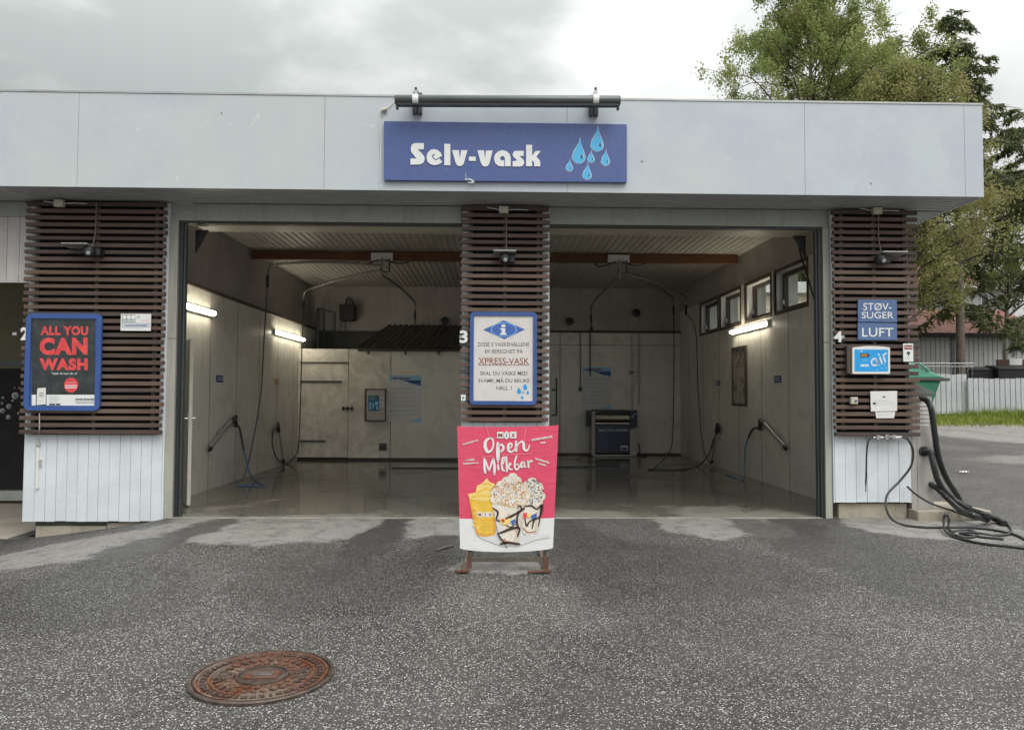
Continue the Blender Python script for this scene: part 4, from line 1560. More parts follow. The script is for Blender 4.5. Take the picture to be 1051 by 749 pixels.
br([(714, 560), (728, 530), (748, 512), (764, 520)], [10, 16, 24, 26])
# thin rules and hanging threads
p.pline([(499, 437.5), (502, 448)], 0.5, B(0), INK['pinkl'])
p.pline([(540, 437.5), (537.5, 453)], 0.5, B(0), INK['pinkl'])
p.pline([(494, 468.6), (505, 467.8)], 0.5, B(0), INK['pinkl'])
p.pline([(514, 466.6), (546, 465.3)], 0.5, B(0), INK['pinkl'])


def tinyscript(x0, y0, x1, y1, w=0.9):
    n_ = int((x1 - x0) / 1.1)
    for i in range(n_):
        a_, b_ = i / n_, (i + 0.7) / n_
        h = random.uniform(0.35, 0.9)
        p.pline([(x0 + (x1 - x0) * a_, y0 + (y1 - y0) * a_ - h), (x0 + (x1 - x0) * b_, y0 + (y1 - y0) * b_ + h)], w * 0.7, B(0), INK['white'])


tinyscript(475, 456, 491, 451.5, 1.1)
tinyscript(545.5, 451.5, 567, 447.8, 1.3)
tinyscript(555, 454.5, 560, 453.8, 1.2)
tinyscript(477.5, 472, 487, 471.4, 1.0)
tinyscript(475.5, 475.8, 491, 474.8, 1.0)
tinyscript(549.5, 470.5, 564, 474.8, 1.0)
tinyscript(552.5, 475.5, 561, 477.5, 1.0)
# cups: (offset 465,480, scale 6.513)
cx2 = lambda a_: [(465 + x / 6.513, 480 + y / 6.513) for x, y in a_]
p.pp(cx2([(105, 205), (280, 215), (292, 290), (288, 420), (275, 450), (210, 462), (160, 448), (148, 410), (130, 330)]), B(1), INK['orange'])
p.pp(cx2([(118, 215), (262, 220), (270, 300), (262, 430), (215, 445), (168, 430), (150, 330)]), B(2), INK['yellow'])
p.pp(cx2([(98, 175), (150, 165), (160, 120), (200, 98), (225, 68), (245, 95), (275, 105), (292, 130), (285, 175), (278, 215), (190, 222), (112, 208)]), B(3), INK['yellowl'])
p.pline(cx2([(165, 165), (215, 140), (255, 150), (280, 130)]), 1.8, B(4), INK['yellow'])
p.pline(cx2([(130, 195), (190, 185), (250, 190)]), 1.6, B(4), INK['yellow'])
p.pline(cx2([(200, 110), (232, 105), (250, 115)]), 1.0, B(4), INK['orange'])
for k in range(26):
    x, y = random.uniform(140, 275), random.uniform(235, 435)
    p.pcirc(465 + x / 6.513, 480 + y / 6.513, random.uniform(.6, 1.9), random.uniform(.5, 1.6), B(3) - 0.0001 * (k % 5), INK[random.choice(['yellowl', 'orange', 'yellow'])], 9)
p.pline(cx2([(150, 342), (215, 348), (280, 345)]), 0.7, B(4), INK['orange'])
for k, x in enumerate((162, 200, 232)):
    p.pp(cx2([(x, 295), (x + 32, 295), (x + 32, 328), (x, 328)]), B(4), INK['paper'])
    (u0, v0), (u1, v1) = cx2([(x + (7 if k != 1 else 13), 302), (x + (25 if k != 1 else 18), 322)])
    p.ptext('MIX'[k], u0, v0, u1, v1, B(5), INK['brown'], 0.04)
# printed tone under the cups
p.pp(cx2([(150, 440), (300, 452), (640, 440), (655, 462), (560, 478), (440, 520), (330, 522), (200, 476)]), B(0), INK['tone'])


def lumps(lst, k0, tones):
    """whipped cream as overlapping printed lumps, back to front"""
    for q, (x, y, r1) in enumerate(lst):
        px, py = 465 + x / 6.513, 480 + y / 6.513
        p.pcirc(px, py, r1 / 6.513, r1 * 0.86 / 6.513, B(k0) - 0.00012 * q, INK[tones[2]], 16)
        p.pcirc(px - 0.35, py - 0.45, r1 * 0.86 / 6.513, r1 * 0.70 / 6.513, B(k0) - 0.00012 * q - 0.00004, INK[tones[1]], 16)
        p.pcirc(px - 0.8, py - 0.9, r1 * 0.5 / 6.513, r1 * 0.36 / 6.513, B(k0) - 0.00012 * q - 0.00008, INK[tones[0]], 14)


def crumbs(n, cx_, cy_, rx_, ry_, k0, inks, s0, s1, test=None):
    c_ = 0
    while c_ < n:
        a_, rr_ = random.uniform(0, 6.28), math.sqrt(random.random())
        x, y = cx_ + rx_ * rr_ * math.cos(a_), cy_ + ry_ * rr_ * math.sin(a_)
        c_ += 1
        if test and not test(x, y):
            continue
        px, py, r1, an = 465 + x / 6.513, 480 + y / 6.513, random.uniform(s0, s1), random.uniform(0, 3.14)
        dx, dy = r1 * math.cos(an), r1 * math.sin(an)
        p.pp([(px - dx, py - dy), (px + dy * 0.5, py - dx * 0.5), (px + dx, py + dy), (px - dy * 0.6, py + dx * 0.6)], B(k0) - 0.00009 * (c_ % 9), INK[random.choice(inks)])


# right cup
p.pp(cx2([(460, 235), (600, 240), (590, 300), (575, 400), (560, 440), (510, 448), (470, 438), (462, 380)]), B(1), INK['cream'])
p.pp(cx2([(560, 240), (600, 240), (590, 300), (575, 400), (560, 440), (540, 446), (555, 340)]), B(2), INK['swirl2'])
lumps([(500, 120, 38), (560, 130, 44), (530, 95, 36), (490, 180, 44), (575, 190, 44), (535, 160, 52), (500, 222, 40), (555, 225, 46)], 3, ('white', 'cream', 'swirl2'))
crumbs(260, 534, 158, 72, 84, 5, ['choc', 'choc', 'choc', 'text', 'white'], .4, 1.05)
p.pline(cx2([(468, 262), (520, 252), (560, 275), (597, 248), (580, 325), (545, 345), (528, 405)]), [1, 2.0, 1.4, 2.6, 1.8, 2.2, 1.0], B(7), INK['choc'])
p.pline(cx2([(480, 340), (492, 388), (510, 360), (545, 342)]), [1, 1.8, 1.4, 1.6], B(7), INK['choc'])
p.pline(cx2([(590, 255), (584, 310), (572, 390)]), [1.6, 1.8, 0.8], B(7), INK['choc'])
p.pline(cx2([(470, 400), (500, 430), (550, 425)]), [0.8, 1.2, 0.8], B(7), INK['caramel'])
# front cup
p.pp(cx2([(258, 225), (480, 225), (470, 300), (440, 470), (430, 510), (350, 515), (320, 500), (290, 380)]), B(8), INK['cream'])
p.pp(cx2([(430, 225), (480, 225), (470, 300), (440, 470), (430, 510), (400, 513), (425, 400)]), B(9), INK['swirl2'])
p.pp(cx2([(262, 232), (300, 240), (318, 340), (340, 470), (345, 512), (320, 500), (290, 380)]), B(9), INK['paper'])
for k in range(46):
    x, y = random.uniform(285, 455), random.uniform(258, 495)
    if abs(x - 376) < 92 - (y - 225) * 0.15:
        p.pcirc(465 + x / 6.513, 480 + y / 6.513, random.uniform(0.6, 2.2), random.uniform(.5, 1.5), B(10) - 0.0001 * (k % 6), INK[random.choice(['cream', 'paper', 'white', 'swirl', 'swirl2', 'nut'])], 9)
lumps([(400, 60, 32), (425, 85, 34), (365, 90, 40), (410, 115, 44), (330, 120, 44), (455, 140, 44), (290, 165, 42), (370, 150, 52), (480, 190, 40), (285, 210, 38), (430, 190, 52), (335, 205, 52), (395, 225, 46), (460, 222, 34)], 11, ('white', 'cream', 'swirl'))
ins = lambda x, y: y > 118 or abs(x - 395) < 22 + (y - 40) * 0.9
crumbs(560, 378, 158, 122, 98, 14, ['nut', 'nut', 'caramel', 'caramel', 'orange', 'swirl', 'white'], .4, 1.25, lambda x, y: ins(x, y) and y > 95)
crumbs(160, 398, 95, 60, 55, 14, ['white', 'nut', 'white', 'swirl2', 'text'], .3, .8, ins)
p.pline(cx2([(268, 268), (300, 298), (290, 345), (330, 352), (390, 322), (430, 300), (472, 272)]), [1.2, 2.0, 1.4, 2.2, 2.6, 2.0, 2.4], B(17), INK['choc'])
p.pline(cx2([(296, 440), (340, 425), (400, 403), (444, 405), (432, 455)]), [1.2, 2.4, 2.8, 2.2, 1.4], B(17), INK['choc'])
p.pline(cx2([(300, 442), (325, 480), (350, 507)]), [1.2, 1.8, 2.0], B(17), INK['choc'])
p.pline(cx2([(318, 508), (360, 498), (444, 509)]), [1.6, 3.0, 1.8], B(17), INK['choc'])
p.pline(cx2([(430, 268), (446, 252), (458, 278), (434, 310), (427, 370), (442, 402)]), [0.8, 1.4, 1.6, 1.8, 2.2, 1.6], B(17), INK['choc'])
p.pline(cx2([(350, 380), (385, 395), (420, 372)]), [0.6, 1.1, 0.6], B(17), INK['choc'])
p.pp(cx2([(310, 350), (335, 328), (352, 345), (378, 335), (382, 365), (350, 382), (325, 375)]), B(18), INK['yellowl'])
p.pp(cx2([(318, 350), (335, 338), (348, 352), (335, 368)]), B(19), INK['red'])
p.pp(cx2([(385, 355), (415, 340), (420, 360), (395, 385)]), B(18), INK['blue'])
p.pp(cx2([(470, 300), (495, 300), (492, 335), (470, 340)]), B(18), INK['red'])
p.pp(cx2([(520, 320), (558, 300), (560, 325), (530, 345)]), B(18), INK['blue'])
p.pp(cx2([(497, 315), (518, 300), (522, 322), (502, 335)]), B(18), INK['yellowl'])
p.pcirc(519.7, 561, 0.8, 0.9, B(1), INK['text'], 10)
p.build('printed_design', t, recalc=False)
p = MB()
rm = MA['rust']
gm = M('dull_stand_metal', (0.13, 0.11, 0.09), 0.5, 0.4, 0.3, 8)
for px in (479.5, 562):
    a, c = atY(px, 440, YB_ + 0.04), atY(px + (3 if px < 500 else -3), 574, YB_ + 0.04)
    p.tube([a, V(c.x, c.y, 0.06)], 0.014, gm)
a = atY(482, 573, YB_ + 0.04)
c = atY(558, 573, YB_ + 0.04)
p.bar(V(a.x, a.y, 0.10), V(c.x, c.y, 0.10), 0.03, 0.035, gm)
a = atY(471, 440, YB_ + 0.04)
c = atY(571, 440, YB_ + 0.04)
p.bar(a, c, 0.02, 0.02, gm)
p.build('frame', t)
for (px0, px1) in ((483.5, 475), (556.5, 561)):
    a, c = atZ(px0, 571.5, 0.01), atZ(px1, 587, 0.01)
    p = MB()
    p.bar(V(a.x, a.y + 0.35, 0.05), V(c.x, c.y, 0.016), 0.045, 0.02, rm)
    p.bar(V(a.x, YB_ + 0.04, 0.03), V(a.x, YB_ + 0.04, 0.13), 0.04, 0.04, rm)
    e = V(c.x, c.y, 0.0)
    if px1 < 500:
        p.prism([e + V(-0.07, 0.015, 0.012), e + V(0.05, 0.06, 0.012), e + V(0.05, -0.01, 0.012), e + V(-0.05, -0.03, 0.012)], (0, 0, 0.012), rm)
    else:
        p.prism([e + V(-0.16, 0.0, 0.012), e + V(0.03, 0.05, 0.012), e + V(0.03, -0.015, 0.012), e + V(-0.15, -0.03, 0.012)], (0, 0, 0.012), rm)
    p.build('foot', t)

# a splinter of wood lying on the asphalt
a, c = atZ(448, 564.5, 0.012), atZ(465, 559.5, 0.012)
p = MB()
p.tube([a, (a + c) / 2 + V(0, 0, 0.006), c], [0.010, 0.014, 0.011], M('grey_weathered_stick', (0.12, 0.10, 0.085), 0.8, 0, 0.3, 12), 7)
tag(p.build('wooden_stick'), 'short grey stick lying on the asphalt left of the pink banner', 'stick')

# ------------------------------------------------------------------ manhole cover
mc = atZ(269.5, 694.5, 0)
mc.z = 0.007
RM = 0.37
t = thing('manhole_cover', 'round rusty cast iron manhole cover set in the grey asphalt', 'manhole', (mc.x, mc.y, 0.0))
iron = M('wet_dark_iron', (0.075, 0.052, 0.042), 0.38, 0.2, 0.45, 14, 0.4, 90)
p = MB()
p.lathe(mc, [(RM, -0.05), (RM, 0.006), (RM * 0.985, 0.011), (RM * 0.945, 0.011), (RM * 0.935, 0.0), (RM * 0.92, 0.0), (RM * 0.92, -0.05)], iron, 72)
p.build('rim', t)
p = MB()
r_ = RM * 0.912
p.lathe(mc, [(r_, -0.04), (r_, 0.010), (r_ * 0.965, 0.010), (r_ * 0.955, 0.0), (r_ * 0.80, 0.0), (r_ * 0.79, 0.009), (r_ * 0.765, 0.009), (r_ * 0.755, 0.0), (0.01, 0.0)], MA['rust'], 72)


def lug(rr, w, dr, dt, z, mt, twist=0.0):
    rad_, tan_ = V(math.cos(w + twist), math.sin(w + twist), 0), V(-math.sin(w + twist), math.cos(w + twist), 0)
    p.obox(V(mc.x + rr * math.cos(w), mc.y + rr * math.sin(w), mc.z + z / 2 - 0.001), rad_ * dr, tan_ * dt, V(0, 0, z / 2), mt)


for k in range(44):
    w = 2 * math.pi * k / 44
    lug(r_ * 0.875, w, 0.014, 0.014 if k % 4 else 0.006, 0.010, iron)
for k in range(30):
    w = 2 * math.pi * k / 30
    lug(r_ * 0.665, w, 0.020, 0.009, 0.010, iron if k % 3 else MA['rust'], 0.5)
for k in range(20):
    w = 2 * math.pi * (k + 0.5) / 20
    lug(r_ * 0.50, w, 0.016, 0.010, 0.009, MA['rust'], -0.5)
p.lathe(mc, [(r_ * 0.405, 0.0), (r_ * 0.40, 0.009), (r_ * 0.37, 0.009), (r_ * 0.365, 0.001)], iron, 48)
p.box(mc.x - 0.085, mc.x + 0.085, mc.y - 0.05, mc.y + 0.05, mc.z + 0.001, mc.z + 0.009, MA['rust'])
p.box(mc.x - 0.055, mc.x + 0.055, mc.y - 0.026, mc.y + 0.026, mc.z + 0.0091, mc.z + 0.013, M('dull_steel_plug', (0.16, 0.145, 0.14), 0.35, 0.5, 0.3, 20))
for sg in (-1, 1):
    p.lathe(mc + V(0.19 * sg, 0.02 * sg, 0.0), [(0.052, 0), (0.05, 0.011), (0.034, 0.0115), (0.03, 0.001)], iron, 20)
p.build('lid', t)

# ------------------------------------------------------------------ inside the wash bays: tubes
tubem = emit('lit_fluorescent_tube', (1.0, 0.915, 0.72), LAMP)
for wall, ends, lab in ((XL, ((186, 311), (220.5, 322.5)), 'lit fluorescent lamp on the left wash wall nearest the doorway'),
                        (XL, ((285, 340.5), (312, 349)), 'lit fluorescent lamp on the left wash wall near the plant room'),
                        (XRW, ((784.5, 331.8), (750, 341.5)), 'lit fluorescent lamp on the right wash wall below the windows')):
    sg = 1 if wall < 0 else -1
    a, c = atX(*ends[0], wall + 0.08 * sg), atX(*ends[1], wall + 0.08 * sg)
    c.z = a.z = (a.z + c.z) / 2
    t = thing('wall_lamp', lab, 'lamp', ((a.x + c.x) / 2, (a.y + c.y) / 2, a.z - 0.06), 'fluorescent wall lamps')
    p = MB()
    p.box(min(wall + 0.001 * sg, wall + 0.05 * sg), max(wall + 0.001 * sg, wall + 0.05 * sg), a.y - 0.06, c.y + 0.06, a.z - 0.05, a.z + 0.05, MA['whitepl'])
    p.build('housing', t, bevel=0.008)
    p = MB()
    p.lathe(a, [(0.024, 0), (0.032, 0.02), (0.032, (c - a).length - 0.02), (0.024, (c - a).length)], tubem, 14, (c - a))
    p.build('tube', t, smooth=True)

# blue plates on the side walls
plate = flat('plate_blue', (0.03, 0.07, 0.22))
for wall, px, py, lab in ((XL, 225, 388.5, 'small blue instruction plate on the left wash wall above the nearer lance'),
                          (XL, 283.5, 391.5, 'small faded brownish plate on the left wash wall above the farther lance'),
                          (XRW, 798.5, 389, 'small blue instruction plate on the right wash wall above the nearer lance'),
                          (XRW, 737.3, 393, 'small blue instruction plate on the right wash wall above the farther lance')):
    sg = 1 if wall < 0 else -1
    c = atX(px, py, wall)
    p = MB()
    x0, x1 = sorted((wall + 0.002 * sg, wall + 0.012 * sg))
    fad = 'brownish' in lab
    p.box(x0, x1, c.y - 0.14, c.y + 0.14, c.z - 0.055, c.z + 0.055, INK['nut'] if fad else plate)
    xf = wall + 0.0135 * sg
    for q in (-0.018, 0.018):
        yy = c.y - 0.1
        while yy < c.y + 0.09:
            l = random.uniform(0.02, 0.05)
            p.face([(xf, yy, c.z + q - 0.01), (xf, yy + l, c.z + q - 0.01), (xf, yy + l, c.z + q + 0.01), (xf, yy, c.z + q + 0.01)], INK['ltgrey'])
            yy += l + 0.012
    tag(p.build('wall_plate', recalc=False), lab, 'plate', 'instruction plates on the wash walls')

# wash lances: trigger gun, barrel in a holder tube, hose


def lance(lab, wall, gun, muz, hosepts, hmat, free=False):
    sg = 1 if wall < 0 else -1
    off = 0.07 * sg
    G, Mz = atX(*gun, wall + off), atX(*muz, wall + off)
    t = thing('wash_lance', lab, 'wash lance', G, 'wash lances on the side walls')
    d = (Mz - G).normalized()
    p = MB()
    p.tube([G, Mz], 0.014, MA['steel'], 10)
    if not free:
        p.tube([G + d * 0.12 + V(0, 0, 0.03), Mz - d * 0.02 + V(0, 0, 0.03)], 0.028, MA['galv'], 12)
        k = (G + Mz) / 2 + d * 0.12 + V(0, 0, 0.06)
        p.obox(k, d * 0.07, V(0, 0, 0.035), V(0.008, 0, 0), MA['galv'])
    p.lathe(Mz - d * 0.05, [(0.03, 0), (0.034, 0.03), (0.028, 0.08)], MA['black'], 12, d)
    p.build('barrel', t, smooth=True)
    p = MB()
    n_ = V(0, d.z, -d.y) if abs(d.y) > 0.05 else V(0, 1, 0)
    n_.normalize()
    if n_.z > 0:
        n_ = -n_
    p.obox(G - d * 0.04, d * 0.11, n_ * 0.03, V(0.025, 0, 0), MA['black'])
    p.obox(G - d * 0.11 + n_ * 0.08, d * 0.028, n_ * 0.085, V(0.02, 0, 0), MA['black'])
    p.tube([G - d * 0.0 + n_ * 0.03, G + d * 0.02 + n_ * 0.10, G - d * 0.07 + n_ * 0.16], 0.012, MA['black'], 6)
    p.build('trigger_gun', t, bevel=0.012)
    p = MB()
    hs = G - d * 0.11 + n_ * 0.16
    pts = curve3([hs] + hosepts, 8)
    k = int(len(pts) * 0.14) + 2
    k2 = int(len(pts) * 0.60)
    p.tube(pts[:k + 1], 0.019, MA['hose'], 8)
    p.tube(pts[k:k2 + 1], 0.013, hmat, 8)
    p.tube(pts[k2:], 0.013, MA['hose'] if free else M('grey_violet_hose', (0.085, 0.08, 0.10), 0.5), 8)
    p.build('hose', t, smooth=True)
    return t


aX = lambda x, y, w: atX(x, y, w)
fl = lambda x, y: atZ(x, y, 0.02)
# boom ends first, the hoses drop from them
ZBM = 3.98
LB, RB = atY(393, 262, 4.79), atY(634, 264, 4.79)


def swivel(c, ends, lab):
    t = thing('swivel_boom', lab, 'ceiling boom', (c.x, c.y, ZC - 0.3), 'swivel booms on the ceiling beam')
    p = MB()
    p.box(c.x - 0.20, c.x + 0.20, c.y - 0.13, c.y - 0.075, ZC - 0.18, ZC - 0.04, MA['whitepl'])
    p.build('mounting_plate', t)
    p = MB()
    p.tube([(c.x, c.y - 0.15, ZC - 0.15), (c.x, c.y - 0.15, ZC - 0.5)], 0.03, MA['steel'], 10)
    p.tube([(c.x + 0.14, c.y - 0.15, ZC - 0.15), (c.x + 0.14, c.y - 0.15, ZC - 0.4), (c.x, c.y - 0.15, ZC - 0.4)], 0.016, MA['drkmetal'], 8)
    p.tube(curve3([(c.x + 0.06, c.y - 0.15, ZC - 0.18), (c.x + 0.3, c.y - 0.12, ZC - 0.24), (c.x + 0.5, c.y - 0.1, ZC - 0.2)], 4), 0.014, MA['hose'], 6)
    p.tube(curve3([(c.x - 0.06, c.y - 0.15, ZC - 0.18), (c.x - 0.35, c.y - 0.12, ZC - 0.26), (c.x - 0.45, c.y - 0.1, ZC - 0.2)], 4), 0.014, MA['hose'], 6)
    p.build('swivel_joint', t)
    for k, e in enumerate(ends):
        z0 = ZC - 0.28 - 0.09 * k
        s0 = V(c.x, c.y - 0.15, z0)
        e = V(e.x, e.y, z0 - 0.02)
        u = (e - s0).normalized()
        p = MB()
        p.tube(curve3([s0] + [s0.lerp(e, q / 8) + V(0, 0, 0.05 * math.sin(math.pi * q / 8)) for q in range(1, 8)] + [e - u * 0.16, e - u * 0.04 + V(0, 0, -0.05), e + V(0, 0, -0.18), e + V(0, 0, -0.3)], 5), 0.024, M('dull_steel_pipe', (0.22, 0.215, 0.20), 0.42, 0.7, 0.2, 5), 8)
        p.tube([e + V(0, 0, -0.2), e + V(0, 0, -0.42)], 0.028, MA['hose'], 8)
        p.build('boom_pipe', t, smooth=True)
    return [V(e.x, e.y, ZC - 0.3 - 0.09 * k - 0.4) for k, e in enumerate(ends)]


e1 = V(-4.15, 4.55, 0)
e2 = V(-4.22, 7.4, 0)
e3 = V(-1.87, 8.5, 0)
le = swivel(LB, (e1, e2, e3), 'swivel boom with three pipes on the beam of the left wash bay')
f1 = V(4.40, 7.75, 0)
f2 = V(4.36, 8.75, 0)
f3 = V(2.38, 8.95, 0)
re_ = swivel(RB, (f2, f1, f3), 'swivel boom with three pipes on the beam of the right wash bay')

w1 = XL + 0.07
lance('steel wash lance with blue looped hose on the left wash wall near the side door', XL, (239.5, 431), (215.5, 461),
      [aX(246, 440, w1), aX(251, 465, w1 + 0.1), aX(256, 485, w1 + 0.25), fl(262, 493), fl(271, 498.5), fl(255, 498), fl(243, 497.5), aX(252, 485, w1 + 0.2), aX(262, 440, w1 + 0.1), aX(268, 400, w1 + 0.12), aX(271.5, 340, w1 + 0.15), le[0]], MA['bluehose'])
lance('black wash lance leaning at the far end of the left wash wall', XL, (286, 440), (291, 473.5),
      [aX(280.5, 441, w1), aX(279.5, 455, w1 + 0.05), aX(284, 470, w1 + 0.12), fl(293, 475.5), aX(303, 468, w1 + 0.12), aX(306.5, 455, w1 + 0.1), V(-4.25, 7.40, 1.4), V(-4.24, 7.40, 2.5), le[1]], MA['hose'], True)
w2 = XRW - 0.07
lance('steel wash lance with blue hose on the right wash wall near the doorway', XRW, (782.5, 434), (806, 460),
      [aX(773, 440, w2), aX(766, 455, w2 - 0.04), aX(764, 475, w2 - 0.08), fl(763, 492), fl(750, 488), fl(735, 482), aX(722, 460, w2 - 0.15), aX(716.5, 400, w2 - 0.1), aX(714, 340, w2 - 0.12), re_[1]], MA['bluehose'])
lance('black wash lance leaning at the far end of the right wash wall', XRW, (735.5, 441), (730.5, 474),
      [aX(733, 450, w2), aX(727, 467, w2 - 0.1), fl(716, 478), fl(700, 481.5), fl(667, 481.5), fl(672, 480), V(4.2, 8.4, 0.25), V(4.33, 8.7, 1.1), V(4.36, 8.74, 2.4), re_[0]], MA['hose'], True)
for e, lab, drum in ((le[2], 'thin hose hanging from the left ceiling boom behind the corrugated roof', 1), (re_[2], 'thin hose hanging from the right ceiling boom above the wall poster', 0)):
    p = MB()
    if drum:
        p.tube(curve3([e, e + V(0, 0.05, -0.3), V(e.x + 0.02, e.y + 0.15, 3.12)], 5), 0.014, MA['hose'], 6)
    else:
        p.tube(curve3([e, e + V(0.04, 0.05, -0.25), V(e.x + 0.02, 9.28, 3.12), V(e.x + 0.02, 9.28, 1.95)], 5), 0.014, MA['hose'], 6)
    tag(p.build('drop_hose', smooth=True), lab, 'hose')

# tall framed panel on the right wall
a, c = atX(752.5, 358, XRW), atX(767.5, 417, XRW)
t = thing('framed_panel', 'tall narrow framed mirror panel on the right wash wall under the lamp', 'panel', (XRW - 0.02, (a.y + c.y) / 2, 1.3))
y0, y1 = sorted((a.y, c.y))
z1, z0 = max(a.z, c.z) + 0.02, min(a.z, c.z)
p = MB()
for q in ((y0, y0 + 0.07, z0, z1), (y1 - 0.07, y1, z0, z1), (y0 + 0.071, y1 - 0.071, z0, z0 + 0.05), (y0 + 0.071, y1 - 0.071, z1 - 0.05, z1)):
    p.box(XRW - 0.035, XRW - 0.002, q[0], q[1], q[2], q[3], MA['dbrown'])
p.build('frame', t)
p = MB()
mm = NT('stained_panel_sheet')
n_ = mm.noise(3, 5, 0.65, mm.vec((1, 1, 1.4)), 1.5)
p.box(XRW - 0.015, XRW - 0.003, y0 + 0.07, y1 - 0.07, z0 + 0.05, z1 - 0.05, mm.fin(mm.mix(mm.rng(n_, 0.45, 0.62), (0.40, 0.37, 0.32), (0.17, 0.14, 0.11)), 0.25))
p.build('sheet', t)

# ------------------------------------------------------------------ on the plant room front: pay terminal, poster, vent
a, c = atY(375.3, 399, YT), atY(396.2, 432, YT)
t = thing('pay_terminal', 'grey pay terminal with blue display on the white plant room wall', 'pay terminal', ((a.x + c.x) / 2, YT - 0.05, c.z))
p = MB()
p.box(a.x, c.x, YT - 0.12, YT - 0.002, c.z, a.z, MA['dbrown'])
p.build('housing', t, bevel=0.01)
p = MB()
p.prect(376.3, 400.3, 394.9, 431, YT - 0.1215, MA['grey'])
p.build('front_plate', t, recalc=False)
p = MB()
Y_ = YT - 0.123
p.prect(378, 405.8, 389, 421.5, Y_, flat('terminal_blue', (0.035, 0.12, 0.26)))
p.prect(379, 407, 385, 410.3, Y_ - 0.002, flat('terminal_lcd', (0.12, 0.26, 0.22)))
for (x0, y0, x1, y1) in ((379, 412.5, 380.8, 420), (382, 413.5, 383.6, 419), (385, 412, 388, 416), (386, 417, 388, 420)):
    p.prect(x0, y0, x1, y1, Y_ - 0.002, INK['ltblue'])
p.build('display', t, recalc=False)
p = MB()
p.prect(390.2, 407.5, 393.6, 418, Y_, INK['ltgrey'])
p.prect(390.6, 410, 392.6, 411.2, Y_ - 0.002, INK['black'])
p.pcirc(391.8, 415.5, 0.9, 1.1, Y_ - 0.002, INK['grey'])
p.build('coin_slot', t, recalc=False)

for (x0, y0, x1, y1, Y, lab) in ((399.3, 385.5, 432, 433, YT - 0.006, 'price poster with blue swoosh on the plant room wall beside the pay terminal'),
                                 (597, 377, 627, 420, YB - 0.006, 'creased price poster with blue swoosh on the rear wall above the mat washer')):
    p = MB()
    q0, q1 = atY(x0, y0, Y), atY(x1, y1, Y)
    p.box(q0.x, q1.x, Y, Y + 0.004, q1.z, q0.z, M('poster_paper', (0.56, 0.56, 0.55), 0.35, 0, 0.08, 4))
    w, h = x1 - x0, y1 - y0
    f_ = lambda u, v: (x0 + u * w, y0 + v * h)
    p.pp([f_(0.0, 0.0), f_(0.5, 0.0), f_(1, 0.0), f_(1, 0.23), f_(0.75, 0.19), f_(0.45, 0.11), f_(0.2, 0.085), f_(0, 0.11)], Y - 0.001, INK['ltblue'])
    p.pp([f_(0.35, 0.085), f_(0.7, 0.10), f_(1, 0.09), f_(1, 0.215), f_(0.75, 0.175)], Y - 0.002, INK['blue'])
    p.pp([f_(1, 0.90), f_(1, 1), f_(0.6, 1), f_(0.8, 0.96)], Y - 0.001, INK['ltblue'])
    fakelines(p, *f_(0.12, 0.03), *f_(0.7, 0.085), 1, Y - 0.003, INK['brown'], 1.8, 0.05)
    fakelines(p, *f_(0.62, 0.105), *f_(0.98, 0.155), 1, Y - 0.003, INK['navy'], 1.5, 0.05)
    for k in range(7):
        fakelines(p, *f_(0.05, 0.25 + 0.095 * k), *f_(0.92, 0.31 + 0.095 * k), 2, Y - 0.001, INK['grey'], 0.45, 0.3)
    p.prect(*f_(0.04, 0.755), *f_(0.1, 0.77), Y - 0.002, INK['text'])
    tag(p.build('price_poster', recalc=False), lab, 'poster')

a, c = atY(389.3, 454.5, YT), atY(397, 462, YT)
t = thing('wall_outlet', 'small dark outlet box low on the white plant room wall', 'outlet', ((a.x + c.x) / 2, YT - 0.03, c.z))
p = MB()
p.box(a.x, c.x, YT - 0.05, YT - 0.002, c.z, a.z, MA['drkmetal'])
p.build('housing', t, bevel=0.006)
p = MB()
p.box(a.x + 0.025, c.x - 0.025, YT - 0.056, YT - 0.0505, c.z + 0.02, a.z - 0.06, MA['black'])
p.build('cover', t)

# ------------------------------------------------------------------ mat washer
YM = YB - 0.55
a, c = atY(606.5, 421, YM), atY(654, 467, YM)
x0, x1, z1 = a.x, c.x, a.z
t = thing('mat_washer', 'blue and grey floor mat washing machine against the rear wall', 'mat washer', ((x0 + x1) / 2, YM + 0.25, 0))
p = MB()
xa, xb = atY(611, 440, YM).x, atY(646.5, 440, YM).x
p.box(x0 + 0.02, xa, YM + 0.0, YB - 0.05, 0.04, z1 - 0.02, MA['grey'])
p.box(xb, x1, YM + 0.0, YB - 0.05, 0.04, atY(640, 440, YM).z, MA['grey'])
p.box(xa, xb, YM + 0.08, YB - 0.05, 0.12, z1 - 0.12, MA['dark'])
p.box(x0 + 0.05, x1 - 0.03, YM + 0.02, YB - 0.05, 0.012, 0.05, MA['galv'])
p.build('cabinet', t, bevel=0.006)
p = MB()
navy = M('navy_enamel', (0.018, 0.028, 0.075), 0.35, 0, 0.1, 4)
pz0, pz1 = atY(630, 464, YM).z, atY(630, 436, YM).z
p.box(xa + 0.004, xb - 0.004, YM - 0.005, YM + 0.075, pz0, pz1, navy)
p.ptext('MATTEVASKER', 615, 440.2, 644.5, 442.6, YM - 0.007, INK['ltgrey'], 0.02)
p.pcirc(639.3, 460.2, 2.6, 2.2, YM - 0.007, INK['ltgrey'])
p.pcirc(642.3, 460.2, 2.6, 2.2, YM - 0.007, INK['ltgrey'])
p.pcirc(639.3, 460.4, 1.7, 1.3, YM - 0.009, navy)
p.pcirc(642.3, 460.4, 1.7, 1.3, YM - 0.009, navy)
p.prect(637, 457.2, 644.4, 458.4, YM - 0.008, INK['ltgrey'])
p.build('front_panel', t, recalc=False)
p = MB()
zr = atY(630, 428.5, YM).z
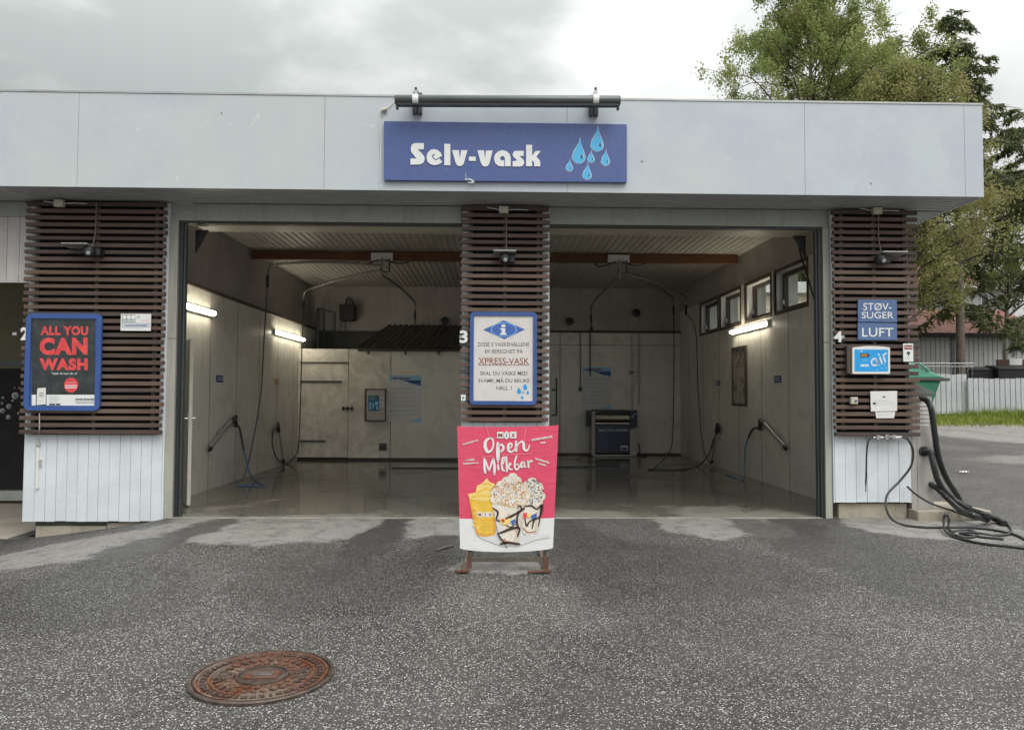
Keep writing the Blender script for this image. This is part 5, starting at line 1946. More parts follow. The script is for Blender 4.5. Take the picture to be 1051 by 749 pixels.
p.lathe((xa + 0.01, YM + 0.03, zr), [(0.055, 0), (0.055, xb - xa - 0.02)], M('pale_roller', (0.6, 0.57, 0.45), 0.35), 16, V(1, 0, 0))
zr = atY(630, 434.5, YM).z
p.lathe((xa + 0.01, YM + 0.02, zr), [(0.035, 0), (0.035, xb - xa - 0.02)], MA['steel'], 14, V(1, 0, 0))
p.build('roller', t, smooth=True)
p = MB()
p.box(xa - 0.04, xb + 0.01, YM + 0.03, YB - 0.1, atY(630, 424.5, YM).z, z1 + 0.01, MA['black'])
p.build('lid', t, bevel=0.01)
p = MB()
p.box(xb + 0.004, x1 + 0.0, YM - 0.03, YM + 0.3, atY(650, 438.5, YM).z, atY(650, 421, YM).z, navy)
p.prect(648.5, 426, 650.3, 428, YM - 0.033, INK['ltblue'])
p.prect(651, 424, 653, 425.5, YM - 0.033, INK['grey'])
p.build('control_box', t)
p = MB()
p.box(x0 - 0.07, x0 + 0.018, YM + 0.1, YM + 0.4, atY(608, 438, YM).z, atY(608, 421, YM).z, MA['black'])
p.build('side_guard', t)
a = atY(650.5, 442.5, YM - 0.01)
p = MB()
p.tube(curve3([atY(655, 455, YM + 0.1), atY(657, 462, YM + 0.1), atY(655.5, 466, YM + 0.1), atY(664, 467, YM + 0.2)], 5), 0.016, MA['hose'], 6)
p.build('drain_hose', t, recalc=False)

# small fittings on the rear wall
a = atY(648, 381.3, YB)
t = thing('wall_dispenser', 'square white box with a black disc on the rear wall above the mat washer', 'box', (a.x, YB - 0.04, a.z - 0.08))
p = MB()
p.box(a.x - 0.085, a.x + 0.085, YB - 0.07, YB - 0.002, a.z - 0.08, a.z + 0.08, MA['whitepl'])
p.build('housing', t, bevel=0.008)
p = MB()
p.lathe(a + V(0, -0.072, -0.005), [(0.055, 0), (0.05, 0.012)], MA['black'], 18, V(0, -1, 0))
p.box(a.x - 0.014, a.x + 0.014, YB - 0.088, YB - 0.0845, a.z - 0.02, a.z + 0.05, MA['whitepl'])
p.build('dial', t)
a = atY(649, 398.5, YB)
p = MB()
p.box(a.x - 0.06, a.x + 0.06, YB - 0.012, YB - 0.002, a.z - 0.07, a.z + 0.07, MA['cream'])
tag(p.build('wall_plate'), 'pale blank plate on the rear wall below the square white box', 'plate')
p = MB()
a = atY(654.5, 415, YB)
b_ = atY(655.5, 322, YB)
p.tube([V(b_.x, YB - 0.05, a.z), V(b_.x, YB - 0.05, 3.02)], 0.014, MA['galv'], 8)
p.tube([V(b_.x, YB - 0.05, 3.1), V(b_.x, YB - 0.05, b_.z)], 0.014, MA['galv'], 8)
for py in (382, 386, 393):
    q = atY(655, py, YB)
    p.box(b_.x - 0.03, b_.x + 0.03, YB - 0.08, YB - 0.02, q.z - 0.03, q.z + 0.03, MA['galv'])
q = atY(653.5, 391, YB)
p.lathe(V(b_.x - 0.02, YB - 0.082, q.z), [(0.045, 0), (0.045, 0.03)], MA['galv'], 16, V(0, -1, 0))
tag(p.build('pipe_with_valves', recalc=False), 'thin vertical pipe with small valves on the rear wall right of the poster', 'pipe')
for px, py, pz, lab in ((584, 330.5, 0, 'round black speaker horn on the upper rear wall above the poster'), (652, 322, 1, 'round black reel with a pale bracket on the upper rear wall over the pipe'), (457, 330, 0, 'round black lamp head on the upper rear wall above the corrugated roof')):
    a = atY(px, py, YB)
    t = thing('wall_horn', lab, 'wall fitting', (a.x, YB - 0.1, a.z - 0.1))
    p = MB()
    p.box(a.x - 0.03, a.x + 0.03, YB - 0.05, YB + 0.018, a.z - 0.03, a.z + 0.03, MA['drkmetal'])
    p.build('bracket', t)
    p = MB()
    p.lathe(V(a.x, YB - 0.04, a.z), [(0.05, 0), (0.09, 0.06), (0.10, 0.12), (0.07, 0.13)], MA['black'], 18, V(0, -1, 0))
    p.build('body', t, smooth=True)
a0 = atY(595.5, 399, YB)
p = MB()
p.tube([V(a0.x, YB - 0.02, 3.02), V(a0.x, YB - 0.02, a0.z)], 0.009, MA['black'], 6)
p.box(a0.x - 0.035, a0.x + 0.035, YB - 0.05, YB - 0.002, a0.z - 0.06, a0.z + 0.05, MA['black'])
tag(p.build('switch_cable'), 'black switch on a thin cable left of the rear wall poster', 'switch')
p = MB()
q = [atY(566, 400, YB), atY(571, 400, YB), atY(571, 426, YB), atY(566, 426, YB)]
for i in (0, 2):
    p.tube([q[i] + V(0, -0.05, 0), q[i + 1] + V(0, -0.05, 0)], 0.018, MA['drkmetal'], 8)
p.tube([q[1] + V(0, -0.05, 0.3), q[2] + V(0, -0.05, 0)], 0.018, MA['drkmetal'], 8)
tag(p.build('pipe_loop'), 'dark bent pipe on the rear wall beside the middle pier', 'pipe')
# black heater high on the rear wall above the door, metal frame beside it
a, c = atY(351, 314, YB), atY(366, 330, YB)
t = thing('fan_heater', 'black box heater with dangling cables high on the rear wall left of the corrugated roof', 'heater', ((a.x + c.x) / 2, YB - 0.2, c.z))
p = MB()
p.box(a.x, c.x, YB - 0.32, YB + 0.018, c.z, a.z, MA['black'])
p.build('housing', t, bevel=0.02)
p = MB()
p.tube(curve3([V(a.x + 0.12, YB - 0.15, a.z), V(a.x + 0.16, YB - 0.15, a.z + 0.18), V(a.x + 0.26, YB - 0.15, a.z + 0.13), V(a.x + 0.33, YB - 0.15, a.z)], 5), 0.016, MA['black'], 6)
p.tube(curve3([V(a.x + 0.02, YB - 0.2, c.z), V(a.x - 0.0, YB - 0.2, c.z - 0.25), V(a.x + 0.06, YB - 0.2, c.z - 0.36), V(a.x + 0.14, YB - 0.2, c.z - 0.3), V(a.x + 0.12, YB - 0.2, c.z)], 5), 0.010, MA['black'], 6)
p.build('cable', t)
p = MB()
q = [V(-4.25, 8.9, 2.4), V(-4.25, 8.9, 3.55), V(-3.85, 8.9, 3.45), V(-3.85, 8.9, 3.0)]
p.tube(q[:2], 0.04, MA['drkmetal'], 8)
p.tube(q[1:], 0.03, MA['drkmetal'], 8)
p.tube([V(-4.1, 8.9, 3.5), V(-4.1, 8.9, 2.5)], 0.02, MA['drkmetal'], 8)
tag(p.build('pipe_stand'), 'dark pipe frame standing behind the plant room door at the far left corner', 'pipe')
# floor channel grates
for (xa, xb, yc, lab) in ((atZ(500, 480, 0).x, atZ(634, 480, 0).x, atZ(560, 480, 0).y, 'long black drain grate across the wet floor of the right bay'),
                          (atZ(402, 481, 0).x, atZ(500, 481, 0).x - 0.01, atZ(440, 481, 0).y, 'short black drain grate on the wet floor of the left bay')):
    t = thing('drain_grate', lab, 'drain', ((xa + xb) / 2, yc, 0))
    p = MB()
    p.box(xa, xb, yc - 0.16, yc - 0.13, 0.0045, 0.016, MA['drkmetal'])
    p.box(xa, xb, yc + 0.13, yc + 0.16, 0.0045, 0.016, MA['drkmetal'])
    p.build('rim', t)
    p = MB()
    p.box(xa, xb, yc - 0.129, yc + 0.129, 0.0046, 0.006, MA['dark'])
    k = xa
    while k < xb - 0.02:
        p.box(k, k + 0.012, yc - 0.128, yc + 0.128, 0.0062, 0.014, MA['black'])
        k += 0.04
    p.build('grating', t)
# pull cord at the right door
p = MB()
p.tube(curve3([atY(817, 238, 0.9), atY(822, 262, 0.9), atY(829, 285, 0.8), atY(837, 311, 0.7)], 5), 0.012, MA['black'], 6)
tag(p.build('pull_cord'), 'black pull cord hanging inside the right bay beside the nearest window', 'cord')

# ------------------------------------------------------------------ next bay: dark panel with painted bubbles
t = thing('bubble_panel', 'black wall panel with pale painted bubbles inside the bay at far left', 'panel', (-7.5, 3.0, -0.2))
p = MB()
p.box(-9.5, -5.82, 2.9, 3.0, -0.19, atY(5, 378, 2.9).z, MA['dark'])
p.build('board', t)
for (px, py, r_) in ((15.5, 406, 3.4), (20, 398, 1.1), (9, 417, 2.4), (2.5, 421.5, 2.4), (13, 411, 1.3), (8.5, 428, 2.2), (2, 414, 1.2), (19, 424, 1.2), (15, 398, 0.8), (3, 408, 1.3), (-5, 415, 2.5), (-8, 402, 2.0)):
    p = MB()
    p.pcirc(px, py, r_, r_, 2.897, INK['ltgrey'], 16)
    p.pcirc(px + r_ * 0.15, py + r_ * 0.15, r_ * 0.75, r_ * 0.75, 2.895, M('bubble_grey', (0.16, 0.20, 0.21), 0.5), 16)
    p.build('bubble', t, recalc=False)
p = MB()
p.box(-9.5, -5.82, 2.8, 3.0, atY(5, 370, 2.9).z, atY(5, 376, 2.9).z, MA['drkmetal'])
p.build('top_rail', t)
p = MB()
p.box(-9.5, -5.82, 2.75, 2.89, -0.19, atY(5, 503, 2.8).z, MA['galv'])
p.build('bottom_rail', t)

# ------------------------------------------------------------------ vacuum cabinet and its hoses, right of the pier
YV = -0.03
xa, xb = XPR1 + 0.03, atY(957, 450, YV).x
zb_ = atY(940, 522, YV).z
zt_ = atY(957, 405, YV).z
t = thing('vacuum_cabinet', 'tall pale grey vacuum cleaner cabinet standing beside the right pier', 'vacuum cleaner', ((xa + xb) / 2, 0.25, zb_))
p = MB()
p.box(xa, xb, YV, YV + 0.55, zb_, zt_, MA['grey'])
p.box(xa + 0.07, xa + 0.074, YV - 0.0015, YV, zb_, zt_, MA['dark'])
p.build('body', t, bevel=0.006)
p = MB()
p.prism([(xb + 0.025, YV - 0.03, zt_ + 0.002), (xb + 0.025, YV - 0.03, zt_ + 0.02), (xa + 0.02, YV - 0.03, zt_ + 0.16), (xa - 0.02, YV - 0.03, zt_ + 0.16), (xa - 0.02, YV - 0.03, zt_ + 0.002)], (0, 0.62, 0), M('dark_grey_lid', (0.11, 0.11, 0.11), 0.45))
p.build('sloped_lid', t, bevel=0.006)
p = MB()
hc1 = atY(948, 463, YV)
p.lathe(hc1 + V(0, 0, 0), [(0.062, 0), (0.062, 0.02), (0.045, 0.022), (0.045, 0.0)], MA['black'], 20, V(0, -1, 0))
p.build('hose_port', t, smooth=True)
for i in range(6):
    p = MB() if i == 0 else p
    q = atY(949, 415 + 4.2 * i, YV)
    p.box(q.x - 0.06, q.x + 0.05, YV - 0.004, YV + 0.001, q.z - 0.012, q.z + 0.006, MA['whitepl'])
p.build('vent_grille', t)

zt3 = zb_ + 0.036                            # hose axis when it lies on the plinth
hoses = [
    ('vacuum_hose', 'thick black vacuum hose arching from the top of the vacuum cabinet to the ground', 0.033,
     [atY(943, 409, -0.1), atY(950, 410, -0.14), atY(955.5, 419, -0.16), atY(959, 442, -0.14), atY(963, 468, -0.08), atY(971, 490, 0.02), atY(981, 506, 0.12), atZ(988, 517, zt3), atZ(995, 521, zt3)]),
    ('vacuum_hose', 'thick black vacuum hose curling from the round port of the vacuum cabinet onto asphalt', 0.033,
     [hc1 + V(0, 0.02, 0), hc1 + V(0.03, -0.08, 0.0), atY(957, 472, -0.18), atY(961, 488, -0.17), atY(968, 502, -0.12), atY(981, 514, -0.06), atZ(996, 523, zt3), atZ(1010, 527.5, zt3), atZ(1021, 532, 0.05), atZ(1031, 537, 0.035)]),
    ('vacuum_hose', 'black vacuum hose sweeping low from the side of the vacuum cabinet to the plinth', 0.031,
     [atY(950, 493, 0.1), atY(957, 498, -0.06), atY(964, 503, -0.12), atY(974, 513, -0.14), atZ(988, 525, zt3), atZ(1000, 529, zt3), atZ(1013, 533.5, 0.04)]),
    ('air_hose', 'thin black air hose looping over the asphalt from the chrome fitting under the slats', 0.0135,
     [atY(924, 448.5, -0.17), atY(931, 450, -0.19), atY(937, 462, -0.2), atY(935, 478, -0.2), atY(924, 493, -0.2), atY(911, 507, -0.25), atY(909.5, 521, -0.33), atY(916, 533, -0.5), atZ(930, 539, 0.014), atZ(950, 541, 0.014), atZ(985, 541, 0.014), atZ(1015, 543, 0.014),
      atZ(1040, 548, 0.014), atZ(1056, 555, 0.014), atZ(1075, 560, 0.014), atZ(1060, 563, 0.014), atZ(1035, 560.5, 0.014), atZ(1005, 557, 0.014), atZ(983, 552, 0.014), atZ(971, 546, 0.03), atY(968.5, 536, -0.75), atY(970, 528, -0.72), atY(974, 532, -0.72), atY(974, 542, -0.8), atZ(982, 549.5, 0.03), atZ(998, 551, 0.014), atZ(1003, 547, 0.014), atZ(992, 543.5, 0.03), atZ(975, 545, 0.014)]),
    ('air_hose', 'thin black hose running from behind the white boards along the plinth', 0.013,
     [atY(931, 499, -0.1), atY(940, 507, -0.18), atY(955, 516, -0.24), atY(975, 523, -0.3), atZ(1000, 531.5, 0.03), atZ(1022, 532, 0.014), atZ(1035, 539, 0.014), atZ(1037, 547, 0.014), atZ(1022, 549, 0.02), atZ(1000, 546.5, 0.03), atZ(985, 547, 0.014), atZ(1005, 550.5, 0.014), atZ(1030, 553, 0.014)]),
]
for nm, lab, r_, pts in hoses:
    p = MB()
    cp = curve3(pts, 8)
    if r_ > 0.02:
        rr = [r_ * (1.0 + 0.10 * (k % 2)) for k in range(len(cp) * 3)]
        fine = []
        for i in range(len(cp) - 1):
            for k in range(3):
                fine.append(cp[i].lerp(cp[i + 1], k / 3))
        fine.append(cp[-1])
        p.tube(fine, rr[:len(fine)], MA['hose'], 12)
    else:
        p.tube(cp, r_, MA['hose'], 8)
    tag(p.build(nm, smooth=True), lab, 'hose')
# chrome fitting and its short whip with tyre chuck
a, c = atY(896, 449, -0.17), atY(925, 448.5, -0.17)
t = thing('air_fitting', 'chrome air fitting with short hanging hose under the lowest right slat', 'air fitting', (a.x, -0.17, a.z))
p = MB()
p.tube([a, c], 0.018, MA['steel'], 10)
for u in (0.15, 0.45, 0.7):
    q = a.lerp(c, u)
    p.box(q.x - 0.02, q.x + 0.02, -0.2, -0.136, q.z - 0.022, q.z + 0.03, MA['steel'])
q = a.lerp(c, 0.62)
p.bar(q + V(-0.08, -0.02, 0.03), q + V(0.12, -0.04, -0.025), 0.03, 0.02, MA['steel'])
p.build('fitting', t)
p = MB()
pts = curve3([a, atY(891.5, 452, -0.17), atY(889.5, 465, -0.16), atY(889, 485, -0.14), atY(888.5, 496, -0.12)], 5)
p.tube(pts, 0.010, MA['hose'], 8)
p.build('hose', t, smooth=True)
p = MB()
q = pts[-1]
p.lathe(q + V(0, 0, -0.1), [(0.006, 0), (0.012, 0.01), (0.008, 0.05), (0.012, 0.1)], MA['steel'], 10)
p.build('chuck', t)
# plinth
p = MB()
q0, q1 = atZ(936, 534, 0.0), atZ(1008, 531, 0.0)
p.prism([(XPR1 + 0.0, -0.2, -0.05), (q1.x - 0.0, -0.15, -0.05), (q1.x - 0.05, 0.62, -0.05), (XPR1 + 0.0, 0.62, -0.05)], (0, 0, zb_ + 0.048), MA['conc'])
tag(p.build('concrete_plinth', bevel=0.012), 'low worn concrete plinth under the grey vacuum cabinet', 'plinth')

# ------------------------------------------------------------------ beyond the forecourt: verge, fence, bins, houses, trees
YFN = 17.0                                   # fence line
DF = YFN + 9.05
p = MB()
gnd = MB()
zf = gz(12, YFN)
# earth strip under the grass
va = []
vx0, vx1 = 9.5, 40
soil = M('verge_soil', (0.09, 0.085, 0.045), 0.9, 0, 0.3, 3, 0.4, 30)
cols_ = 60
rowsv = (14.6, 15.2, 16.0, 17.0, 18.5, 21, 26)
for y in rowsv:
    for i in range(cols_ + 1):
        x = vx0 + (vx1 - vx0) * i / cols_
        jy = 0.35 * math.sin(x * 1.7) * math.sin(x * 0.6 + 1) if y == rowsv[0] else 0
        va.append((x, y + jy, gz(x, y + jy) + (0.004 if y == rowsv[0] else 0.05)))
gnd.add(va, [(j * (cols_ + 1) + i, j * (cols_ + 1) + i + 1, (j + 1) * (cols_ + 1) + i + 1, (j + 1) * (cols_ + 1) + i) for j in range(len(rowsv) - 1) for i in range(cols_)], soil)
tag(gnd.build('verge', recalc=False), kind='structure')


def blades(nb, xr, yr, hmin, hmax, seed):
    r = np.random.default_rng(seed)
    x = r.uniform(*xr, nb)
    y = yr[0] + (yr[1] - yr[0]) * r.random(nb) ** 0.9
    keep = (np.sin(x * 1.3) * np.sin(y * 2.1 + x * 0.4) + r.normal(0, 0.5, nb)) > -0.45
    x, y = x[keep], y[keep]
    n_ = len(x)
    z = np.array([gz(a, b_) for a, b_ in zip(x, y)]) + 0.02
    h = r.uniform(hmin, hmax, n_) * (0.6 + 0.7 * (np.sin(x * 0.9 + y) * 0.5 + 0.5))
    an = r.uniform(0, 6.28, n_)
    wd = 0.012 + 0.01 * r.random(n_)
    lean = r.normal(0, 0.35, (n_, 2)) * h[:, None]
    v = np.zeros((n_, 3, 3))
    v[:, 0] = np.stack([x - np.cos(an) * wd, y - np.sin(an) * wd, z], 1)
    v[:, 1] = np.stack([x + np.cos(an) * wd, y + np.sin(an) * wd, z], 1)
    v[:, 2] = np.stack([x + lean[:, 0], y + lean[:, 1], z + h], 1)
    return v.reshape(-1, 3), 3


def npmesh(name, v, k, mat, parent=None, origin=None):
    """mesh of many small k-sided faces from a numpy array"""
    n_ = len(v) // k
    o = np.array(wloc(parent)) if parent is not None else np.array(origin if origin is not None else (0, 0, 0), float)
    me = bpy.data.meshes.new(name)
    me.vertices.add(n_ * k)
    me.vertices.foreach_set('co', (v - o).astype(np.float32).ravel())
    me.loops.add(n_ * k)
    me.loops.foreach_set('vertex_index', np.arange(n_ * k, dtype=np.int32))
    me.polygons.add(n_)
    me.polygons.foreach_set('loop_start', np.arange(0, n_ * k, k, dtype=np.int32))
    me.polygons.foreach_set('loop_total', np.full(n_, k, dtype=np.int32))
    me.materials.append(mat)
    me.update()
    me.validate()
    ob = bpy.data.objects.new(name, me)
    COL.objects.link(ob)
    if parent is not None:
        ob.parent = parent
    else:
        ob.location = o
    return ob


grassm = leaf_mat('grass_blades', ((0.10, 0.15, 0.022), (0.18, 0.24, 0.035), (0.27, 0.31, 0.06), (0.34, 0.31, 0.11)), 0.25)
v, k = blades(52000, (9.5, 36), (14.5, 17.1), 0.10, 0.32, 3)
v2, k = blades(9000, (9.5, 36), (13.5, 14.7), 0.04, 0.16, 8)
v3, k = blades(9000, (9.5, 36), (15.4, 17.0), 0.2, 0.5, 12)
v = np.concatenate([v, v2[: len(v2) // 2 // 3 * 3], v3[: len(v3) // 3 // 3 * 3]])
tag(npmesh('grass', v, k, grassm, origin=(14, 15, 0.6)), kind='stuff')

# white board fence in two stepped panels
fw = M('white_fence_board', (0.45, 0.455, 0.465), 0.55, 0, 0.10, 2, 0, 60, 0.3, 0.3, (0.34, 0.34, 0.33))
for (px0, px1, yt, yb, Y, lab) in ((900, 992.5, 383, 424.5, YFN + 0.15, 'white board fence panel behind the green dumpster'),
                                   (993, 1180, 388, 430.5, YFN, 'white board fence panel in front of the black bins')):
    a, c = atY(px0, yt, Y), atY(px1, yb, Y)
    t = thing('board_fence', lab, 'fence', ((a.x + c.x) / 2, Y, c.z), 'white board fence along the verge')
    p = MB()
    x = a.x
    while x < c.x - 0.05:
        slope = (x - a.x) / (c.x - a.x) * 0.03
        p.box(x + 0.012, x + 0.178, Y - 0.02, Y + 0.005, c.z + random.uniform(-.02, .02), a.z - slope + random.uniform(-.02, .02), fw)
        x += 0.192
    p.build('boards', t)
    for zz in (c.z + 0.3, a.z - 0.25):
        p = MB()
        p.box(a.x, c.x, Y + 0.006, Y + 0.05, zz - 0.05, zz + 0.05, MA['greyboard'])
        p.build('rail', t)
    for q in range(5):
        p = MB()
        xq = a.x + 0.1 + (c.x - a.x - 0.2) * q / 4
        p.box(xq - 0.05, xq + 0.05, Y + 0.051, Y + 0.14, c.z - 0.3, a.z - 0.05, MA['greyboard'])
        p.build('post', t)

# thin railing behind the fence
Y = YFN + 1.6
a, c = atY(925, 372.5, Y), atY(1000, 384, Y)
t = thing('wire_railing', 'thin grey bar railing seen above the white fence beside the tree trunk', 'railing', ((a.x + c.x) / 2, Y, gz(18, Y)))
p = MB()
p.tube([V(a.x, Y, a.z), V(c.x, Y, a.z)], 0.018, MA['galv'], 6)
p.tube([V(a.x, Y, a.z - 0.12), V(c.x, Y, a.z - 0.12)], 0.012, MA['galv'], 6)
p.build('rail', t)
p = MB()
x = a.x
while x < c.x:
    p.tube([V(x, Y, gz(18, Y)), V(x, Y, a.z)], 0.009, MA['galv'], 4)
    x += 0.16
p.build('bars', t)

# green dumpster beyond the corner of the building
YD = 5.2
a = atY(975, 390, YD)
zg = gz(8.5, YD)
xr = a.x - 0.02
t = thing('green_dumpster', 'green lidded dumpster behind the vacuum cabinet at the building corner', 'dumpster', (xr - 0.9, YD + 0.6, zg))
green = M('green_steel', (0.014, 0.15, 0.075), 0.4, 0, 0.2, 2, 0, 60, 0.5, 0.3, (0.10, 0.10, 0.07))
greenl = M('green_plastic_lid', (0.09, 0.31, 0.215), 0.4, 0, 0.15, 2, 0, 60, 0.5, 0.35, (0.16, 0.24, 0.18))
zl = atY(972, 391, YD).z
p = MB()
bx = [(xr - 2.0, zl), (xr - 0.16, zl), (xr - 0.32, zl - 0.42), (xr - 0.46, zl - 0.5), (xr - 0.55, zg + 0.25), (xr - 1.75, zg + 0.25)]
p.prism([(x, YD, z) for x, z in bx], (0, 1.15, 0), green)
for yy in (YD - 0.001,):
    p.box(xr - 0.34, xr - 0.14, YD + 0.2, YD + 0.95, zl - 0.30, zl - 0.18, green)
p.build('body', t, bevel=0.02)
p = MB()
p.box(xr - 2.02, xr, YD - 0.04, YD + 1.19, zl + 0.001, zl + 0.06, M('dumpster_rim', (0.05, 0.06, 0.045), 0.5, 0, 0.3, 8))
p.build('rim', t, bevel=0.01)
p = MB()
zt2 = atY(945, 371.5, YD).z
lid = [(xr - 0.06, zl + 0.062), (xr - 0.45, zl + 0.22), (xr - 0.72, zt2 - 0.03), (xr - 0.95, zt2), (xr - 1.9, zt2 - 0.02), (xr - 2.0, zl + 0.062)]
p.prism([(x, YD - 0.01, z) for x, z in lid], (0, 1.17, 0), greenl)
p.build('lid', t, bevel=0.02)
p = MB()
p.tube([V(xr - 0.62, YD - 0.03, zt2 - 0.02), V(xr - 0.40, YD - 0.03, zl + 0.2)], 0.02, greenl, 8)
p.tube([V(xr - 0.62, YD + 1.15, zt2 - 0.02), V(xr - 0.40, YD + 1.15, zl + 0.2)], 0.02, greenl, 8)
p.build('handle', t, recalc=False)
for (wx, wy) in ((xr - 0.66, YD + 0.12), (xr - 0.66, YD + 1.0), (xr - 1.65, YD + 0.12), (xr - 1.65, YD + 1.0)):
    p = MB()
    p.lathe(V(wx, wy - 0.03, zg + 0.1), [(0.09, 0), (0.1, 0.01), (0.1, 0.05), (0.09, 0.06)], M('dark_red_wheel', (0.12, 0.035, 0.028), 0.6), 14, V(0, 1, 0))
    p.box(wx - 0.05, wx + 0.05, wy - 0.05, wy + 0.05, zg + 0.16, zg + 0.252, MA['drkmetal'])
    p.build('wheel', t)

# black four-wheel bins behind the fence
YBN = 20.0
for (px0, px1, ytop, lab, brownlid) in ((998, 1026, 379, 'black wheeled bin behind the white fence with a flat black lid', 0), (1024.5, 1066, 378, 'black wheeled bin behind the white fence with brown rim and white label', 1)):
    yo = 0.25 * brownlid
    a, c = atY(px0, ytop, YBN - yo), atY(px1, 390, YBN - yo)
    z0 = gz(20, YBN)
    t = thing('wheeled_bin', lab, 'bin', ((a.x + c.x) / 2, YBN, z0), 'black bins behind the fence')
    y0 = YBN - yo
    p = MB()
    m_ = 0.10
    p.add([(a.x + m_, y0 + m_, z0 + 0.2), (c.x - m_, y0 + m_, z0 + 0.2), (c.x - m_, y0 + 0.75, z0 + 0.2), (a.x + m_, y0 + 0.75, z0 + 0.2),
           (a.x, y0, a.z - 0.05), (c.x, y0, a.z - 0.05), (c.x, y0 + 0.85, a.z - 0.05), (a.x, y0 + 0.85, a.z - 0.05)],
          [(0, 3, 2, 1), (4, 5, 6, 7), (0, 1, 5, 4), (1, 2, 6, 5), (2, 3, 7, 6), (3, 0, 4, 7)], MA['black'])
    p.build('body', t, bevel=0.02)
    p = MB()
    lid = [(y0 - 0.03, a.z - 0.048), (y0 - 0.03, a.z), (y0 + 0.3, a.z + 0.11), (y0 + 0.7, a.z + 0.15), (y0 + 0.9, a.z + 0.05), (y0 + 0.9, a.z - 0.048)]
    p.prism([(a.x - 0.03, y, z) for y, z in lid], (c.x - a.x + 0.06, 0, 0), MA['black'] if not brownlid else MA['black'])
    p.build('lid', t, bevel=0.01)
    p = MB()
    if brownlid:
        b0, b1 = atY(1023, 369, y0 + 0.8), atY(1062, 376, y0 + 0.8)
        p.box(b0.x, b1.x, y0 + 0.75, y0 + 0.85, b1.z, b0.z, M('brown_board', (0.10, 0.045, 0.03), 0.6))
        p.build('rear_board', t)
        p = MB()
        l0, l1 = atY(1036, 368, y0 + 0.74), atY(1049, 374.5, y0 + 0.74)
        p.box(l0.x, l1.x, y0 + 0.735, y0 + 0.748, l1.z, l0.z, INK['white'])
        p.build('label', t)
    else:
        p.tube(curve3([V(a.x - 0.06, y0 + 0.1, a.z - 0.3), V(a.x - 0.16, y0 + 0.1, a.z - 0.1), V(a.x - 0.02, y0 + 0.1, a.z + 0.02)], 4), 0.03, MA['black'], 6)
        p.build('handle', t)

# garage with vertical white cladding and red tiled roof
rt_ = NT('red_roof_tile')
wv_ = rt_.vec((1, 1, 1))
sx_ = rt_.sep(wv_)
tile_w = rt_.math('FRACT', rt_.math('MULTIPLY', sx_[0], 3.6))
tile_h = rt_.math('FRACT', rt_.math('MULTIPLY', sx_[2], 5.0))
nz_ = rt_.noise(1.5, 5, 0.6)
cc = rt_.mix(rt_.rng(nz_, 0.3, 0.7), (0.14, 0.040, 0.027), (0.22, 0.075, 0.05))
cc = rt_.mix(rt_.rng(tile_h, 0.0, 0.18, 0.55, 0), cc, (0.11, 0.03, 0.02))
rt_.bump(rt_.math('SINE', rt_.math('MULTIPLY', sx_[0], 22.6)), 0.6, 0.05)
rooft = rt_.fin(cc, 0.75)


def ribs(p, x0, x1, y, z0, z1, mat, pitch=0.24, gap=0.03):
    x = x0
    while x < x1 - 0.02:
        p.box(x + gap / 2, min(x + pitch, x1) - gap / 2, y - 0.03, y, z0, z1, mat)
        x += pitch


YG = 27.0
a, c = atY(930, 343, YG), atY(1075, 390, YG)
zg = 0.7
t = thing('garage', 'long low garage with white vertical boards and red tiled roof behind the fence', 'garage', ((a.x + c.x) / 2, YG, zg))
p = MB()
ribs(p, a.x, c.x, YG, zg, a.z, fw)
p.box(a.x, c.x, YG + 0.001, YG + 8, zg, a.z, M('grey_wall_core', (0.22, 0.22, 0.22), 0.7))
p.build('wall', t)
zr = atY(1000, 320, YG + 5).z
p = MB()
p.prism([(a.x - 0.5, YG - 0.6, a.z - 0.02), (a.x - 0.5, YG + 4, zr), (a.x - 0.5, YG + 8.6, a.z - 0.02)], (c.x - a.x + 1, 0, 0), rooft)
p.build('roof', t)
p = MB()
p.box(a.x - 0.5, c.x + 0.5, YG - 0.66, YG - 0.602, a.z - 0.18, a.z + 0.03, MA['dark'])
p.build('gutter', t)
p = MB()
q0, q1 = atY(976, 343, YG - 0.05), atY(979.5, 390, YG - 0.05)
p.box(q0.x, q1.x, YG - 0.07, YG - 0.031, zg, a.z - 0.1, MA['drkmetal'])
p.build('drainpipe', t)

YH = 42.0
a, c = atY(930, 300, YH), atY(1042, 345, YH)
t = thing('house', 'large white house with red tiled hip roof behind the spruce tree', 'house', ((a.x + c.x) / 2, YH + 5, zg))
zw = atY(985, 294, YH).z
p = MB()
p.box(a.x, c.x, YH, YH + 10, zg, zw, M('pale_house_wall', (0.45, 0.455, 0.455), 0.6, 0, 0.05, 2))
p.build('wall', t)
p = MB()
zr = atY(985, 268, YH + 4).z
o_ = 0.7
p.add([(a.x - o_, YH - o_, zw), (c.x + o_, YH - o_, zw), (c.x + o_, YH + 10 + o_, zw), (a.x - o_, YH + 10 + o_, zw), (a.x + 3, YH + 5, zr), (c.x - 3, YH + 5, zr)],
      [(0, 1, 5, 4), (1, 2, 5), (2, 3, 4, 5), (3, 0, 4), (3, 2, 1, 0)], rooft)
p.build('roof', t)
p = MB()
p.box(a.x - o_, c.x + o_, YH - o_ - 0.06, YH - o_ - 0.002, zw - 0.25, zw + 0.03, MA['whitepl'])
p.build('gutter', t)
gw = M('house_window_glass', (0.05, 0.06, 0.07), 0.1)
